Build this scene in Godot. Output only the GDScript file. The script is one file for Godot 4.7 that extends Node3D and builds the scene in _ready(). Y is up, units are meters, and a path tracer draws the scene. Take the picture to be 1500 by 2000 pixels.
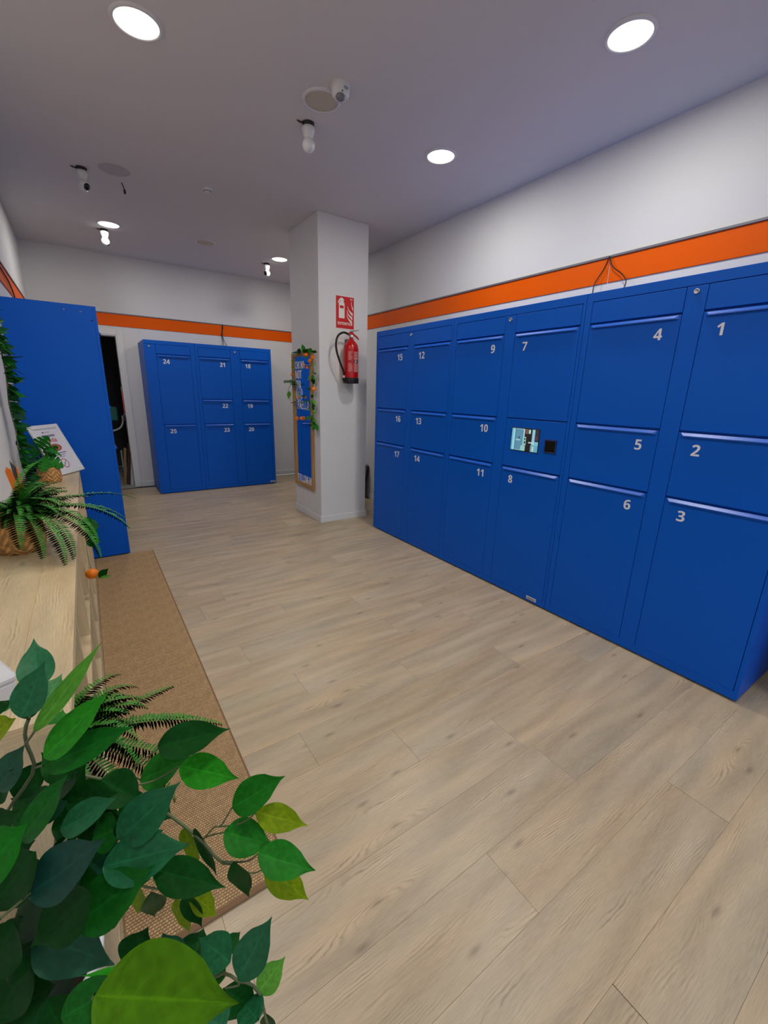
extends Node3D
# A parcel-locker room: blue locker banks, oak laminate floor, jute runner, shelf with plants.

const H_ROOM := 3.06
const X_LEFT := -0.41
const X_RIGHT := 3.14
const Z_BACK := -7.12
const Z_FRONT := 1.6
const H_LOCK := 2.0
const Y_TOP := 1.9525
const Y_ONE := 1.8385
const Y_TWO := 1.2832
const Y_THREE := 0.9465
const Y_LOW := 0.055

var M := {}
var rng := RandomNumberGenerator.new()
var leaf_meshes: Array = []
var font_bold: SystemFont

# ---------------------------------------------------------------- bookkeeping
func tag(o: Node3D, label: String, category: String, group := "", kind := "") -> Node3D:
	o.set_meta("label", label)
	o.set_meta("category", category)
	if group != "":
		o.set_meta("group", group)
	if kind != "":
		o.set_meta("kind", kind)
	return o

func thing(called: String, label: String, category: String, at := Vector3.ZERO, turn := 0.0, group := "") -> Node3D:
	var o := Node3D.new()
	o.name = called
	add_child(o, true)
	o.position = at
	o.rotation_degrees.y = turn
	tag(o, label, category, group)
	return o

func add_mesh(called: String, mesh: Mesh, material: Material, parent: Node, xf := Transform3D.IDENTITY) -> MeshInstance3D:
	var o := MeshInstance3D.new()
	o.name = called
	o.mesh = mesh
	o.material_override = material
	o.transform = xf
	parent.add_child(o, true)
	return o

func part(called: String, st: SurfaceTool, material: Material, parent: Node, xf := Transform3D.IDENTITY) -> MeshInstance3D:
	return add_mesh(called, st.commit(), material, parent, xf)

func struct(called: String, st: SurfaceTool, material: Material, label: String, category: String) -> MeshInstance3D:
	var o := part(called, st, material, self)
	tag(o, label, category, "", "structure")
	return o

# ---------------------------------------------------------------- shapes
func begin() -> SurfaceTool:
	var st := SurfaceTool.new()
	st.begin(Mesh.PRIMITIVE_TRIANGLES)
	return st

var uv_grain := 0
var uv_off := Vector2.ZERO
var tint := Color.WHITE

func uv_of(p: Vector3, n: Vector3) -> Vector2:
	var a := n.abs()
	var d := 0 if a.x >= a.y and a.x >= a.z else (1 if a.y >= a.z else 2)
	var g := uv_grain
	if d == g:
		g = (g + 1) % 3
	var o := 3 - d - g
	return Vector2(p[g] / 2.4, p[o] / 0.8) + uv_off

func face(st: SurfaceTool, pts: Array, out: Vector3) -> void:
	# a convex polygon, seen from the side that out points to
	var n: Vector3 = (pts[1] - pts[0]).cross(pts[2] - pts[0]).normalized()
	var order := range(pts.size())
	if n.dot(out) > 0.0:
		order.reverse()
	else:
		n = -n
	for k in range(1, pts.size() - 1):
		for i in [order[0], order[k], order[k + 1]]:
			st.set_color(tint)
			st.set_normal(n)
			st.set_uv(uv_of(pts[i], n))
			st.add_vertex(pts[i])

func box(st: SurfaceTool, a: Vector3, b: Vector3, c := 0.0) -> void:
	var lo := a.min(b)
	var hi := a.max(b)
	var mid := (lo + hi) * 0.5
	var h := (hi - lo) * 0.5
	c = minf(c, minf(h.x, minf(h.y, h.z)) * 0.9)
	var corner := func(s: Vector3, axis: int) -> Vector3:
		var q := h - Vector3(c, c, c)
		q[axis] = h[axis]
		return mid + q * s
	for axis in 3:
		var u := (axis + 1) % 3
		var v := (axis + 2) % 3
		for s in [-1.0, 1.0]:
			var ring := []
			for k in [[-1, -1], [1, -1], [1, 1], [-1, 1]]:
				var sg := Vector3.ZERO
				sg[axis] = s
				sg[u] = k[0]
				sg[v] = k[1]
				ring.append(corner.call(sg, axis))
			var n := Vector3.ZERO
			n[axis] = s
			face(st, ring, n)
		if c > 0.0:
			for s in [-1.0, 1.0]:
				for t in [-1.0, 1.0]:
					var p := []
					for w in [[-1.0, u], [1.0, u], [1.0, v], [-1.0, v]]:
						var sg := Vector3.ZERO
						sg[axis] = w[0]
						sg[u] = s
						sg[v] = t
						p.append(corner.call(sg, w[1]))
					var n := Vector3.ZERO
					n[u] = s
					n[v] = t
					face(st, p, n)
	if c > 0.0:
		for x in [-1.0, 1.0]:
			for y in [-1.0, 1.0]:
				for z in [-1.0, 1.0]:
					var sg := Vector3(x, y, z)
					face(st, [corner.call(sg, 0), corner.call(sg, 1), corner.call(sg, 2)], sg)

func boxed(a: Vector3, b: Vector3, c := 0.0) -> SurfaceTool:
	var st := begin()
	box(st, a, b, c)
	return st

func prism(st: SurfaceTool, outline: PackedVector2Array, z0: float, z1: float) -> void:
	# an outline in x and y, extruded along z
	var tri := Geometry2D.triangulate_polygon(outline)
	for k in range(0, tri.size(), 3):
		for z in [z0, z1]:
			var p := []
			for i in 3:
				var q := outline[tri[k + i]]
				p.append(Vector3(q.x, q.y, z))
			face(st, p, Vector3(0, 0, -1 if z == minf(z0, z1) else 1))
	var clock := Geometry2D.is_polygon_clockwise(outline)
	for i in outline.size():
		var a := outline[i]
		var b := outline[(i + 1) % outline.size()]
		var d := b - a
		var n := Vector3(d.y, -d.x, 0) * (-1.0 if clock else 1.0)
		face(st, [Vector3(a.x, a.y, z0), Vector3(b.x, b.y, z0), Vector3(b.x, b.y, z1), Vector3(a.x, a.y, z1)], n)

func grid(st: SurfaceTool, pts: Array, cols: int, rows: int, flip := false) -> void:
	# smooth sheet of (cols + 1) x (rows + 1) points; uv runs 0..1
	for j in rows:
		for i in cols:
			var q := [[i, j], [i + 1, j], [i + 1, j + 1], [i, j + 1]]
			for t in ([0, 1, 2, 0, 2, 3] if not flip else [0, 2, 1, 0, 3, 2]):
				st.set_color(tint)
				st.set_uv(Vector2(float(q[t][0]) / cols, float(q[t][1]) / rows))
				st.add_vertex(pts[q[t][1] * (cols + 1) + q[t][0]])

func smooth_end(st: SurfaceTool) -> SurfaceTool:
	st.index()
	st.generate_normals()
	return st

func lathe(profile: Array, sides := 32, wobble := 0.0) -> SurfaceTool:
	# profile: Vector2(radius, height) from bottom to top, turned about y
	var st := begin()
	st.set_smooth_group(0)
	var pts := []
	for p in profile:
		for i in sides + 1:
			var a := TAU * i / sides
			var r: float = p.x * (1.0 + wobble * sin(a * 3.0 + p.y * 40.0))
			pts.append(Vector3(cos(a) * r, p.y, sin(a) * r))
	grid(st, pts, sides, profile.size() - 1)
	return smooth_end(st)

func tube(st: SurfaceTool, path: Array, radius: float, sides := 7, taper := 1.0) -> void:
	var curve := Curve3D.new()
	for i in path.size():
		var h := Vector3.ZERO
		if i > 0 and i < path.size() - 1:
			h = (path[i + 1] - path[i - 1]) / 6.0
		curve.add_point(path[i], -h, h)
	var n := maxi(3, path.size() * 4)
	var length := curve.get_baked_length()
	var pts := []
	var side := Vector3.ZERO
	for k in n + 1:
		var p := curve.sample_baked(length * k / n, true)
		var d := (curve.sample_baked(minf(length, length * k / n + 0.004), true) - curve.sample_baked(maxf(0.0, length * k / n - 0.004), true)).normalized()
		if side == Vector3.ZERO:
			side = d.cross(Vector3(0.31, 0.9, 0.22)).normalized()
		side = (side - d * side.dot(d)).normalized()
		var up := d.cross(side)
		var r := radius * lerpf(1.0, taper, float(k) / n)
		for i in sides + 1:
			var a := TAU * i / sides
			pts.append(p + side * cos(a) * r + up * sin(a) * r)
	grid(st, pts, sides, n, true)

func piped(path: Array, radius: float, sides := 7, taper := 1.0) -> SurfaceTool:
	var st := begin()
	st.set_smooth_group(0)
	tube(st, path, radius, sides, taper)
	return smooth_end(st)

func ball(r: float, squash := 1.0, sides := 20) -> SurfaceTool:
	var prof := []
	for k in 13:
		var a := -PI / 2 + PI * k / 12.0
		prof.append(Vector2(maxf(0.0005, cos(a) * r), sin(a) * r * squash))
	return lathe(prof, sides)

func text_mesh(words: String, cap: float, depth := 0.001) -> TextMesh:
	var t := TextMesh.new()
	t.text = words
	t.font = font_bold
	t.font_size = 64
	t.pixel_size = cap / (0.714 * 64.0)
	t.depth = depth
	t.curve_step = 1.0
	return t

# ---------------------------------------------------------------- materials
func mat(color: Color, rough := 0.6, metal := 0.0) -> StandardMaterial3D:
	var m := StandardMaterial3D.new()
	m.albedo_color = color
	m.roughness = rough
	m.metallic = metal
	return m

func noise(seed_: int, freq := 1.0, octaves := 3) -> FastNoiseLite:
	var n := FastNoiseLite.new()
	n.seed = seed_
	n.noise_type = FastNoiseLite.TYPE_SIMPLEX_SMOOTH
	n.frequency = freq
	n.fractal_octaves = octaves
	return n

func wood_image(w: int, h: int) -> Image:
	# limed oak: 2.4 m along u, 0.8 m across v
	var warp := noise(3, 1.0, 2)
	var patch := noise(7, 1.0, 2)
	var fibre := noise(11, 1.0, 2)
	var tone := noise(19, 1.0, 2)
	rng.seed = 5
	var knots := []
	for k in 12:
		knots.append([rng.randf() * 2.4, rng.randf() * 0.8, rng.randf_range(-1, 1), rng.randf_range(0.05, 0.16)])
	var data := PackedByteArray()
	data.resize(w * h * 3)
	var at := 0
	for j in h:
		var v := 0.8 * j / h
		for i in w:
			var u := 2.4 * i / w
			var s := v + 0.020 * warp.get_noise_2d(u * 1.6, v * 7.0) + 0.0022 * warp.get_noise_2d(u * 16.0 + 9.0, v * 60.0)
			var dark := 0.0
			for k in knots:
				var du: float = u - k[0]
				var dv: float = v - k[1]
				if absf(du) < 0.4 and absf(dv) < 0.09:
					var e := exp(-du * du / (k[3] * k[3]) - dv * dv / 0.0009)
					s += 0.030 * k[2] * e
					dark += 0.30 * exp(-du * du / 0.0006 - dv * dv / 0.00006)
			var p := clampf(0.16 + 1.3 * patch.get_noise_2d(u * 2.6, v * 16.0), 0.0, 1.0)
			var ring := 0.5 + 0.5 * sin(s * 760.0)
			var f := fibre.get_noise_2d(u * 14.0, v * 420.0)
			var line := pow(ring, 5.0) * p * p
			var t := tone.get_noise_2d(u * 1.3, v * 11.0)
			var light := 1.0 + 0.10 * t + 0.07 * f - 0.14 * line - dark * 0.6 + 0.05 * p * (1.0 - ring)
			var warm := 0.035 * tone.get_noise_2d(u * 0.9 + 40.0, v * 6.0)
			data[at] = int(clampf(0.80 * (light + warm), 0.0, 1.0) * 255.0)
			data[at + 1] = int(clampf(0.715 * light, 0.0, 1.0) * 255.0)
			data[at + 2] = int(clampf(0.59 * (light - warm), 0.0, 1.0) * 255.0)
			at += 3
	return Image.create_from_data(w, h, false, Image.FORMAT_RGB8, data)

func weave_images(n: int, cells: int, base: Color) -> Array:
	# plain weave of thick jute yarn: [colour, height]
	var color := Image.create_empty(n, n, false, Image.FORMAT_RGB8)
	var height := Image.create_empty(n, n, false, Image.FORMAT_RGB8)
	var fuzz := noise(23, 0.11, 3)
	rng.seed = 77
	var shade := []
	for k in cells * cells:
		shade.append(rng.randf_range(0.93, 1.05))
	for j in n:
		for i in n:
			var x := float(i) / n * cells
			var y := float(j) / n * cells
			var cy := int(y)
			var xo := x + (0.5 if cy % 2 == 1 else 0.0)
			var fx := xo - floorf(xo) - 0.5
			var fy := y - floorf(y) - 0.5
			var hgt := clampf(1.0 - 2.2 * fx * fx - 3.2 * fy * fy, 0.0, 1.0)
			var z := fuzz.get_noise_2d(i, j)
			var sh: float = shade[(int(floorf(xo)) % cells) * cells + cy % cells]
			var g := (0.62 + 0.38 * pow(hgt, 0.7)) * sh + 0.10 * z
			color.set_pixel(i, j, Color(base.r * g, base.g * g, base.b * g))
			var hh := clampf(hgt + 0.12 * z, 0.0, 1.0)
			height.set_pixel(i, j, Color(hh, hh, hh))
	return [ImageTexture.create_from_image(color), ImageTexture.create_from_image(height)]

func leaf_image() -> ImageTexture:
	# u across the blade, v from base to tip: pale midrib and side veins
	var im := Image.create_empty(128, 256, false, Image.FORMAT_RGB8)
	var mottle := noise(31, 0.03, 3)
	for j in 256:
		for i in 128:
			var s := absf(i / 127.0 - 0.5) * 2.0
			var t := j / 255.0
			var g := 0.80 + 0.10 * mottle.get_noise_2d(i, j)
			g += 0.22 * exp(-s * s / 0.0012) * (1.0 - 0.6 * t)
			var vein := 0.5 + 0.5 * cos((t - s * 0.22) * TAU * 9.0)
			g += 0.05 * pow(vein, 14.0) * (1.0 - s)
			im.set_pixel(i, j, Color(clampf(g + 0.04, 0, 1), clampf(g + 0.05, 0, 1), clampf(g - 0.02, 0, 1)))
	return ImageTexture.create_from_image(im)

func screen_image() -> ImageTexture:
	# what the terminal's display shows: pale cyan panels, a doorway, a dark standing figure
	var im := Image.create_empty(176, 112, false, Image.FORMAT_RGB8)
	im.fill(Color(0.55, 0.78, 0.84))
	im.fill_rect(Rect2i(0, 0, 8, 112), Color(0.42, 0.68, 0.80))
	im.fill_rect(Rect2i(8, 0, 16, 112), Color(0.62, 0.88, 0.94))
	im.fill_rect(Rect2i(24, 0, 4, 112), Color(0.20, 0.42, 0.52))
	im.fill_rect(Rect2i(28, 4, 50, 104), Color(0.40, 0.60, 0.70))
	im.fill_rect(Rect2i(30, 56, 30, 5), Color(0.70, 0.90, 0.93))
	im.fill_rect(Rect2i(48, 42, 8, 7), Color(0.10, 0.12, 0.16))
	im.fill_rect(Rect2i(78, 0, 8, 112), Color(0.72, 0.92, 0.93))
	im.fill_rect(Rect2i(86, 0, 48, 112), Color(0.16, 0.13, 0.14))
	im.fill_rect(Rect2i(90, 0, 20, 24), Color(0.50, 0.36, 0.32))
	im.fill_rect(Rect2i(112, 2, 12, 20), Color(0.75, 0.92, 0.88))
	im.fill_rect(Rect2i(82, 40, 16, 44), Color(0.62, 0.82, 0.80))
	im.fill_rect(Rect2i(86, 46, 8, 9), Color(0.12, 0.16, 0.20))
	im.fill_rect(Rect2i(86, 62, 8, 12), Color(0.14, 0.16, 0.22))
	im.fill_rect(Rect2i(66, 86, 30, 26), Color(0.62, 0.84, 0.82))
	im.fill_rect(Rect2i(138, 0, 14, 78), Color(0.60, 0.84, 0.92))
	im.fill_rect(Rect2i(114, 64, 34, 6), Color(0.82, 0.92, 0.90))
	im.fill_rect(Rect2i(152, 0, 24, 60), Color(0.22, 0.20, 0.27))
	im.fill_rect(Rect2i(156, 32, 14, 18), Color(0.38, 0.24, 0.26))
	im.fill_rect(Rect2i(130, 78, 46, 34), Color(0.44, 0.70, 0.78))
	im.fill_rect(Rect2i(140, 84, 12, 26), Color(0.74, 0.88, 0.86))
	return ImageTexture.create_from_image(im)

func sticker_image() -> ImageTexture:
	# the extinguisher's instruction label: rows of small pale print and two pictograms on red
	var im := Image.create_empty(160, 256, false, Image.FORMAT_RGB8)
	im.fill(Color(0.72, 0.10, 0.12))
	var pale := Color(0.86, 0.62, 0.60)
	rng.seed = 12
	for k in 26:
		var y := 6 + k * 9
		if k >= 11 and k <= 14:
			continue
		im.fill_rect(Rect2i(6, y, int(rng.randf_range(24, 40)), 4), pale)
		im.fill_rect(Rect2i(56, y, int(rng.randf_range(60, 96)), 5 if k % 4 else 8), pale)
	im.fill_rect(Rect2i(52, 104, 104, 34), Color(0.30, 0.06, 0.08))
	for x in [62, 100, 136]:
		im.fill_rect(Rect2i(x, 108, 18, 26), Color(0.88, 0.84, 0.82))
		im.fill_rect(Rect2i(x + 5, 114, 8, 10), Color(0.70, 0.12, 0.12))
	return ImageTexture.create_from_image(im)

func notice_image() -> ImageTexture:
	# the framed notice: small emblem, heading, red script, plate of food, lines of text
	var im := Image.create_empty(256, 360, false, Image.FORMAT_RGB8)
	im.fill(Color(0.88, 0.87, 0.90))
	var ink := Color(0.28, 0.28, 0.34)
	im.fill_rect(Rect2i(86, 22, 14, 12), ink)
	im.fill_rect(Rect2i(104, 26, 66, 4), Color(0.5, 0.5, 0.55))
	for k in 9:
		im.fill_rect(Rect2i(58 + k * 16, 50, 11, 18), ink)
	for j in range(128, 196):
		for i in range(60, 200):
			var e := pow((i - 130) / 66.0, 2.0) + pow((j - 162) / 32.0, 2.0)
			if e < 1.0:
				im.set_pixel(i, j, Color(0.80, 0.42, 0.26) if e < 0.72 else Color(0.45, 0.24, 0.18))
	for k in 14:
		im.fill_rect(Rect2i(78 + (k * 37) % 100, 144 + (k * 23) % 34, 8, 5), Color(0.86, 0.66, 0.34) if k % 2 else Color(0.62, 0.20, 0.14))
	im.fill_rect(Rect2i(40, 208, 176, 6), ink)
	im.fill_rect(Rect2i(64, 226, 128, 5), Color(0.45, 0.45, 0.52))
	im.fill_rect(Rect2i(84, 242, 88, 5), Color(0.45, 0.45, 0.52))
	return ImageTexture.create_from_image(im)

func basket_images() -> Array:
	# braided seagrass: [colour, height]
	var n := 256
	var color := Image.create_empty(n, n, false, Image.FORMAT_RGB8)
	var height := Image.create_empty(n, n, false, Image.FORMAT_RGB8)
	var rough := noise(41, 0.05, 3)
	for j in n:
		for i in n:
			var u := float(i) / n
			var v := float(j) / n
			var col := u * 14.0
			var k := int(col)
			var f := col - k
			var slant := v * 9.0 + (f if k % 2 == 0 else 1.0 - f) * 1.3
			var strand := 0.5 + 0.5 * cos(slant * TAU)
			var edge := pow(sin(PI * f), 0.4)
			var hgt := clampf(strand * edge, 0.0, 1.0)
			var z := rough.get_noise_2d(i, j)
			var g := 0.84 + 0.26 * hgt + 0.24 * z
			color.set_pixel(i, j, Color(0.84 * g, 0.66 * g, 0.42 * g))
			height.set_pixel(i, j, Color(hgt, hgt, hgt))
	return [ImageTexture.create_from_image(color), ImageTexture.create_from_image(height)]

func paint_relief(seed_: int, freq: float) -> NoiseTexture2D:
	var t := NoiseTexture2D.new()
	t.width = 256
	t.height = 256
	t.seamless = true
	t.noise = noise(seed_, freq, 3)
	return t

func make_materials() -> void:
	font_bold = SystemFont.new()
	font_bold.font_names = PackedStringArray(["Droid Sans"])
	font_bold.font_weight = 700
	M.wall = mat(Color(0.86, 0.86, 0.86), 0.85)
	M.ceiling = mat(Color(0.83, 0.82, 0.815), 0.9)
	for k in ["wall", "ceiling"]:
		M[k].heightmap_enabled = true
		M[k].heightmap_texture = paint_relief(51, 0.06)
		M[k].heightmap_scale = 0.02
		M[k].uv1_triplanar = true
		M[k].uv1_world_triplanar = true
		M[k].uv1_scale = Vector3(2.5, 2.5, 2.5)
	M.cover = mat(Color(0.72, 0.71, 0.70), 0.7)
	M.trim_white = mat(Color(0.87, 0.87, 0.87), 0.45)
	M.orange = mat(Color(0.93, 0.37, 0.0), 0.42)
	M.orange.metallic_specular = 0.25
	M.profile = mat(Color(0.45, 0.45, 0.48), 0.5, 0.3)
	M.blue = mat(Color(0.0, 0.345, 0.765), 0.42)
	M.blue.metallic_specular = 0.3
	M.blue.heightmap_enabled = true
	M.blue.heightmap_texture = paint_relief(61, 0.35)
	M.blue.heightmap_scale = 0.006
	M.blue.uv1_triplanar = true
	M.blue.uv1_scale = Vector3(6, 6, 6)
	M.blue_edge = mat(Color(0.0, 0.345, 0.765), 0.34)
	M.blue_edge.metallic_specular = 0.62
	M.blue_dark = mat(Color(0.01, 0.13, 0.36), 0.6)
	M.print = mat(Color(0.90, 0.90, 0.93), 0.5)
	M.steel = mat(Color(0.72, 0.72, 0.74), 0.28, 1.0)
	M.plate = mat(Color(0.76, 0.76, 0.78), 0.45, 0.3)
	M.black = mat(Color(0.025, 0.025, 0.028), 0.5)
	M.rubber = mat(Color(0.02, 0.02, 0.022), 0.6)
	M.glass_black = mat(Color(0.012, 0.012, 0.015), 0.12)
	M.plastic = mat(Color(0.84, 0.84, 0.85), 0.35)
	M.lens_grey = mat(Color(0.45, 0.46, 0.48), 0.3)
	M.beige = mat(Color(0.74, 0.71, 0.63), 0.6)
	M.red = mat(Color(0.72, 0.03, 0.05), 0.25)
	M.red_sign = mat(Color(0.78, 0.05, 0.06), 0.5)
	M.sign_white = mat(Color(0.90, 0.89, 0.86), 0.5)
	var oak := ImageTexture.create_from_image(wood_image(2048, 1024))
	M.floor = mat(Color(0.92, 0.92, 0.92), 0.36)
	M.floor.albedo_texture = oak
	M.floor.vertex_color_use_as_albedo = true
	M.seam = mat(Color(0.20, 0.17, 0.13), 0.9)
	M.shelf = mat(Color(1.0, 1.0, 0.96), 0.42)
	M.shelf.albedo_texture = oak
	M.shelf.vertex_color_use_as_albedo = true
	M.frame_wood = mat(Color(0.86, 0.74, 0.56), 0.55)
	M.frame_wood.albedo_texture = oak
	M.mirror = mat(Color(0.93, 0.94, 0.95), 0.03, 1.0)
	var jute := weave_images(512, 16, Color(0.86, 0.70, 0.50))
	M.jute = mat(Color.WHITE, 0.95)
	M.jute.albedo_texture = jute[0]
	M.jute.heightmap_enabled = true
	M.jute.heightmap_texture = jute[1]
	M.jute.heightmap_scale = 0.35
	M.jute.uv1_triplanar = true
	M.jute.uv1_world_triplanar = true
	M.jute.uv1_scale = Vector3(7.4, 7.4, 7.4)
	M.binding = mat(Color(0.52, 0.40, 0.28), 0.9)
	var bask := basket_images()
	M.basket = mat(Color(0.98, 0.92, 0.86), 0.85)
	M.basket.albedo_texture = bask[0]
	M.basket.heightmap_enabled = true
	M.basket.heightmap_texture = bask[1]
	M.basket.heightmap_scale = 0.5
	M.soil = mat(Color(0.09, 0.06, 0.04), 1.0)
	M.pot_white = mat(Color(0.86, 0.86, 0.86), 0.35)
	M.stem = mat(Color(0.38, 0.42, 0.27), 0.6)
	M.bark = mat(Color(0.27, 0.20, 0.12), 0.75)
	M.fruit = mat(Color(0.96, 0.50, 0.01), 0.45)
	M.bloom = mat(Color(0.92, 0.47, 0.10), 0.55)
	M.bloom.backlight_enabled = true
	M.bloom.backlight = Color(0.25, 0.12, 0.02)
	M.bloom_grey = mat(Color(0.28, 0.29, 0.30), 0.6)
	var blade := leaf_image()
	var greens := {
		"D": Color(0.09, 0.35, 0.13), "M": Color(0.17, 0.55, 0.17), "G": Color(0.23, 0.68, 0.18), "Y": Color(0.60, 0.70, 0.09), "B": Color(0.16, 0.48, 0.33), "L": Color(0.47, 0.75, 0.31),
		"Y2": Color(0.34, 0.54, 0.06), "B2": Color(0.13, 0.38, 0.29), "B3": Color(0.10, 0.33, 0.30), "M2": Color(0.12, 0.47, 0.16), "G2": Color(0.09, 0.55, 0.10), "L2": Color(0.42, 0.68, 0.47), "D2": Color(0.03, 0.30, 0.07),
	}
	for k in greens:
		var m := mat(greens[k], 0.45)
		m.metallic_specular = 0.36 if k.begins_with("B") else 0.22
		m.albedo_texture = blade
		m.backlight_enabled = true
		var c: Color = greens[k]
		m.backlight = Color(c.r * 0.9, c.g * 0.9, c.b * 0.4)
		M["leaf" + k] = m
	M.fern = mat(Color(0.26, 0.60, 0.18), 0.55)
	M.fern.vertex_color_use_as_albedo = true
	M.fern.backlight_enabled = true
	M.fern.backlight = Color(0.2, 0.45, 0.1)
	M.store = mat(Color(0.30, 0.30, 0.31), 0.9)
	M.tile_grey = mat(Color(0.62, 0.62, 0.60), 0.6)
	M.teal = mat(Color(0.16, 0.45, 0.43), 0.5)
	M.pale = mat(Color(0.78, 0.80, 0.78), 0.4)
	M.board_tan = mat(Color(0.52, 0.43, 0.30), 0.8)
	M.board_brown = mat(Color(0.26, 0.15, 0.11), 0.7)
	M.board_dark = mat(Color(0.30, 0.25, 0.23), 0.6)
	M.pane = mat(Color(1, 1, 1, 0.06), 0.02)
	M.pane.transparency = BaseMaterial3D.TRANSPARENCY_ALPHA
	M.alu = mat(Color(0.55, 0.56, 0.58), 0.4, 0.6)
	M.diffuser = mat(Color(0.95, 0.95, 0.92), 0.5)
	M.diffuser.emission_enabled = true
	M.diffuser.emission = Color(1.0, 0.97, 0.90)
	M.diffuser.emission_energy_multiplier = 3.0
	M.display = mat(Color(0.02, 0.02, 0.02), 0.2)
	M.display.emission_enabled = true
	M.display.emission_texture = screen_image()
	M.display.emission = Color.WHITE
	M.display.emission_operator = BaseMaterial3D.EMISSION_OP_MULTIPLY
	M.display.emission_energy_multiplier = 0.75
	M.sticker = mat(Color(0.95, 0.95, 0.95), 0.4)
	M.sticker.albedo_texture = sticker_image()
	M.notice = mat(Color.WHITE, 0.5)
	M.notice.albedo_texture = notice_image()
	M.ink_red = mat(Color(0.74, 0.22, 0.18), 0.6)
	M.ink_dark = mat(Color(0.30, 0.20, 0.25), 0.6)

# ---------------------------------------------------------------- the room
func build_room() -> void:
	# floor slab with separate oak planks laid along x
	var st := boxed(Vector3(X_LEFT - 0.15, -0.15, Z_BACK), Vector3(X_RIGHT + 0.15, -0.012, Z_FRONT + 0.15))
	var floor_ := struct("floor", st, M.seam, "oak laminate floor of pale greyed planks laid across the room", "floor")
	rng.seed = 99
	var z := -0.248
	while z > Z_BACK + 0.2:
		z -= 0.199
	uv_grain = 0
	var row := 0
	while z < Z_FRONT:
		var joint := 1.68 if absf(z + 0.447) < 0.01 else (0.912 if absf(z + 0.248) < 0.01 else (0.885 if absf(z + 0.646) < 0.01 else rng.randf_range(0.0, 1.22)))
		var x := joint
		while x > X_LEFT:
			x -= 1.22
		while x < X_RIGHT:
			var a := maxf(x, X_LEFT)
			var b := minf(x + 1.22, X_RIGHT)
			var z0 := maxf(z, Z_BACK)
			var z1 := minf(z + 0.199, Z_FRONT)
			if b - a > 0.02 and z1 - z0 > 0.01:
				uv_off = Vector2(rng.randf_range(0.0, 0.48) - a / 2.4, rng.randf_range(0.0, 0.74) - z0 / 0.8)
				var g := rng.randf_range(0.90, 1.06)
				tint = Color(g * rng.randf_range(0.985, 1.015), g, g * rng.randf_range(0.97, 1.02))
				var gap := 0.0016 if absf(z + 0.447) < 0.01 and absf(x - 1.68) < 0.01 or absf(z + 0.248) < 0.01 and absf(x - 0.912) < 0.01 else 0.00025
				part("plank", boxed(Vector3(a + gap, -0.012, z0 + 0.0002), Vector3(b - 0.00025, 0.0, z1 - 0.0002), 0.0005), M.floor, floor_)
			x += 1.22
		z += 0.199
		row += 1
	tint = Color.WHITE
	uv_off = Vector2.ZERO

	struct("ceiling", boxed(Vector3(X_LEFT - 0.15, H_ROOM, Z_BACK - 2.2), Vector3(X_RIGHT + 0.15, H_ROOM + 0.15, Z_FRONT + 0.15)), M.ceiling, "flat grey painted ceiling with round downlights", "ceiling")
	struct("wall_left", boxed(Vector3(X_LEFT - 0.15, 0, Z_BACK - 2.2), Vector3(X_LEFT, H_ROOM, Z_FRONT)), M.wall, "white painted wall behind the shelf units and hanging vine", "wall")
	struct("wall_right", boxed(Vector3(X_RIGHT, 0, Z_BACK - 0.15), Vector3(X_RIGHT + 0.15, H_ROOM, Z_FRONT)), M.wall, "white painted wall above the long blue locker row", "wall")
	st = begin()
	box(st, Vector3(0.455, 0, Z_BACK - 0.15), Vector3(X_RIGHT, H_ROOM, Z_BACK))
	box(st, Vector3(X_LEFT, 2.09, Z_BACK - 0.15), Vector3(0.455, H_ROOM, Z_BACK))
	struct("wall_back", st, M.wall, "white painted far wall with an open doorway at its left", "wall")
	# shop front behind the camera: daylight through a glazed opening
	st = begin()
	box(st, Vector3(X_LEFT - 0.15, 0, Z_FRONT), Vector3(0.1, H_ROOM, Z_FRONT + 0.15))
	box(st, Vector3(2.60, 0, Z_FRONT), Vector3(X_RIGHT + 0.15, H_ROOM, Z_FRONT + 0.15))
	box(st, Vector3(0.1, 2.45, Z_FRONT), Vector3(2.64, H_ROOM, Z_FRONT + 0.15))
	box(st, Vector3(2.60, 0, -0.24), Vector3(X_RIGHT + 0.15, H_ROOM, Z_FRONT))
	struct("wall_front", st, M.wall, "white wall around the glazed shop front behind the camera", "wall")
	st = begin()
	for x in [0.1, 1.345, 2.59]:
		box(st, Vector3(x, 0, Z_FRONT + 0.05), Vector3(x + 0.05, 2.45, Z_FRONT + 0.1))
	for y in [0.0, 2.4]:
		box(st, Vector3(0.1, y, Z_FRONT + 0.05), Vector3(2.64, y + 0.05, Z_FRONT + 0.1))
	var win := struct("window_1", st, M.alu, "glazed shop front in a grey metal frame behind the camera", "window")
	for x in [0.15, 1.395]:
		part("pane", boxed(Vector3(x, 0.05, Z_FRONT + 0.072), Vector3(x + 1.195, 2.4, Z_FRONT + 0.078)), M.pane, win)

	# white square column with its skirting
	st = boxed(Vector3(2.033, 0, -4.885), Vector3(2.605, H_ROOM, -4.179), 0.003)
	var col := struct("wall_column", st, M.wall, "white square column standing between the locker banks", "column")
	st = begin()
	box(st, Vector3(2.021, 0, -4.179), Vector3(2.617, 0.07, -4.167), 0.002)
	box(st, Vector3(2.021, 0, -4.897), Vector3(2.033, 0.07, -4.179), 0.002)
	box(st, Vector3(2.605, 0, -4.897), Vector3(2.617, 0.07, -4.179), 0.002)
	part("skirting", st, M.trim_white, col)

	st = begin()
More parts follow.
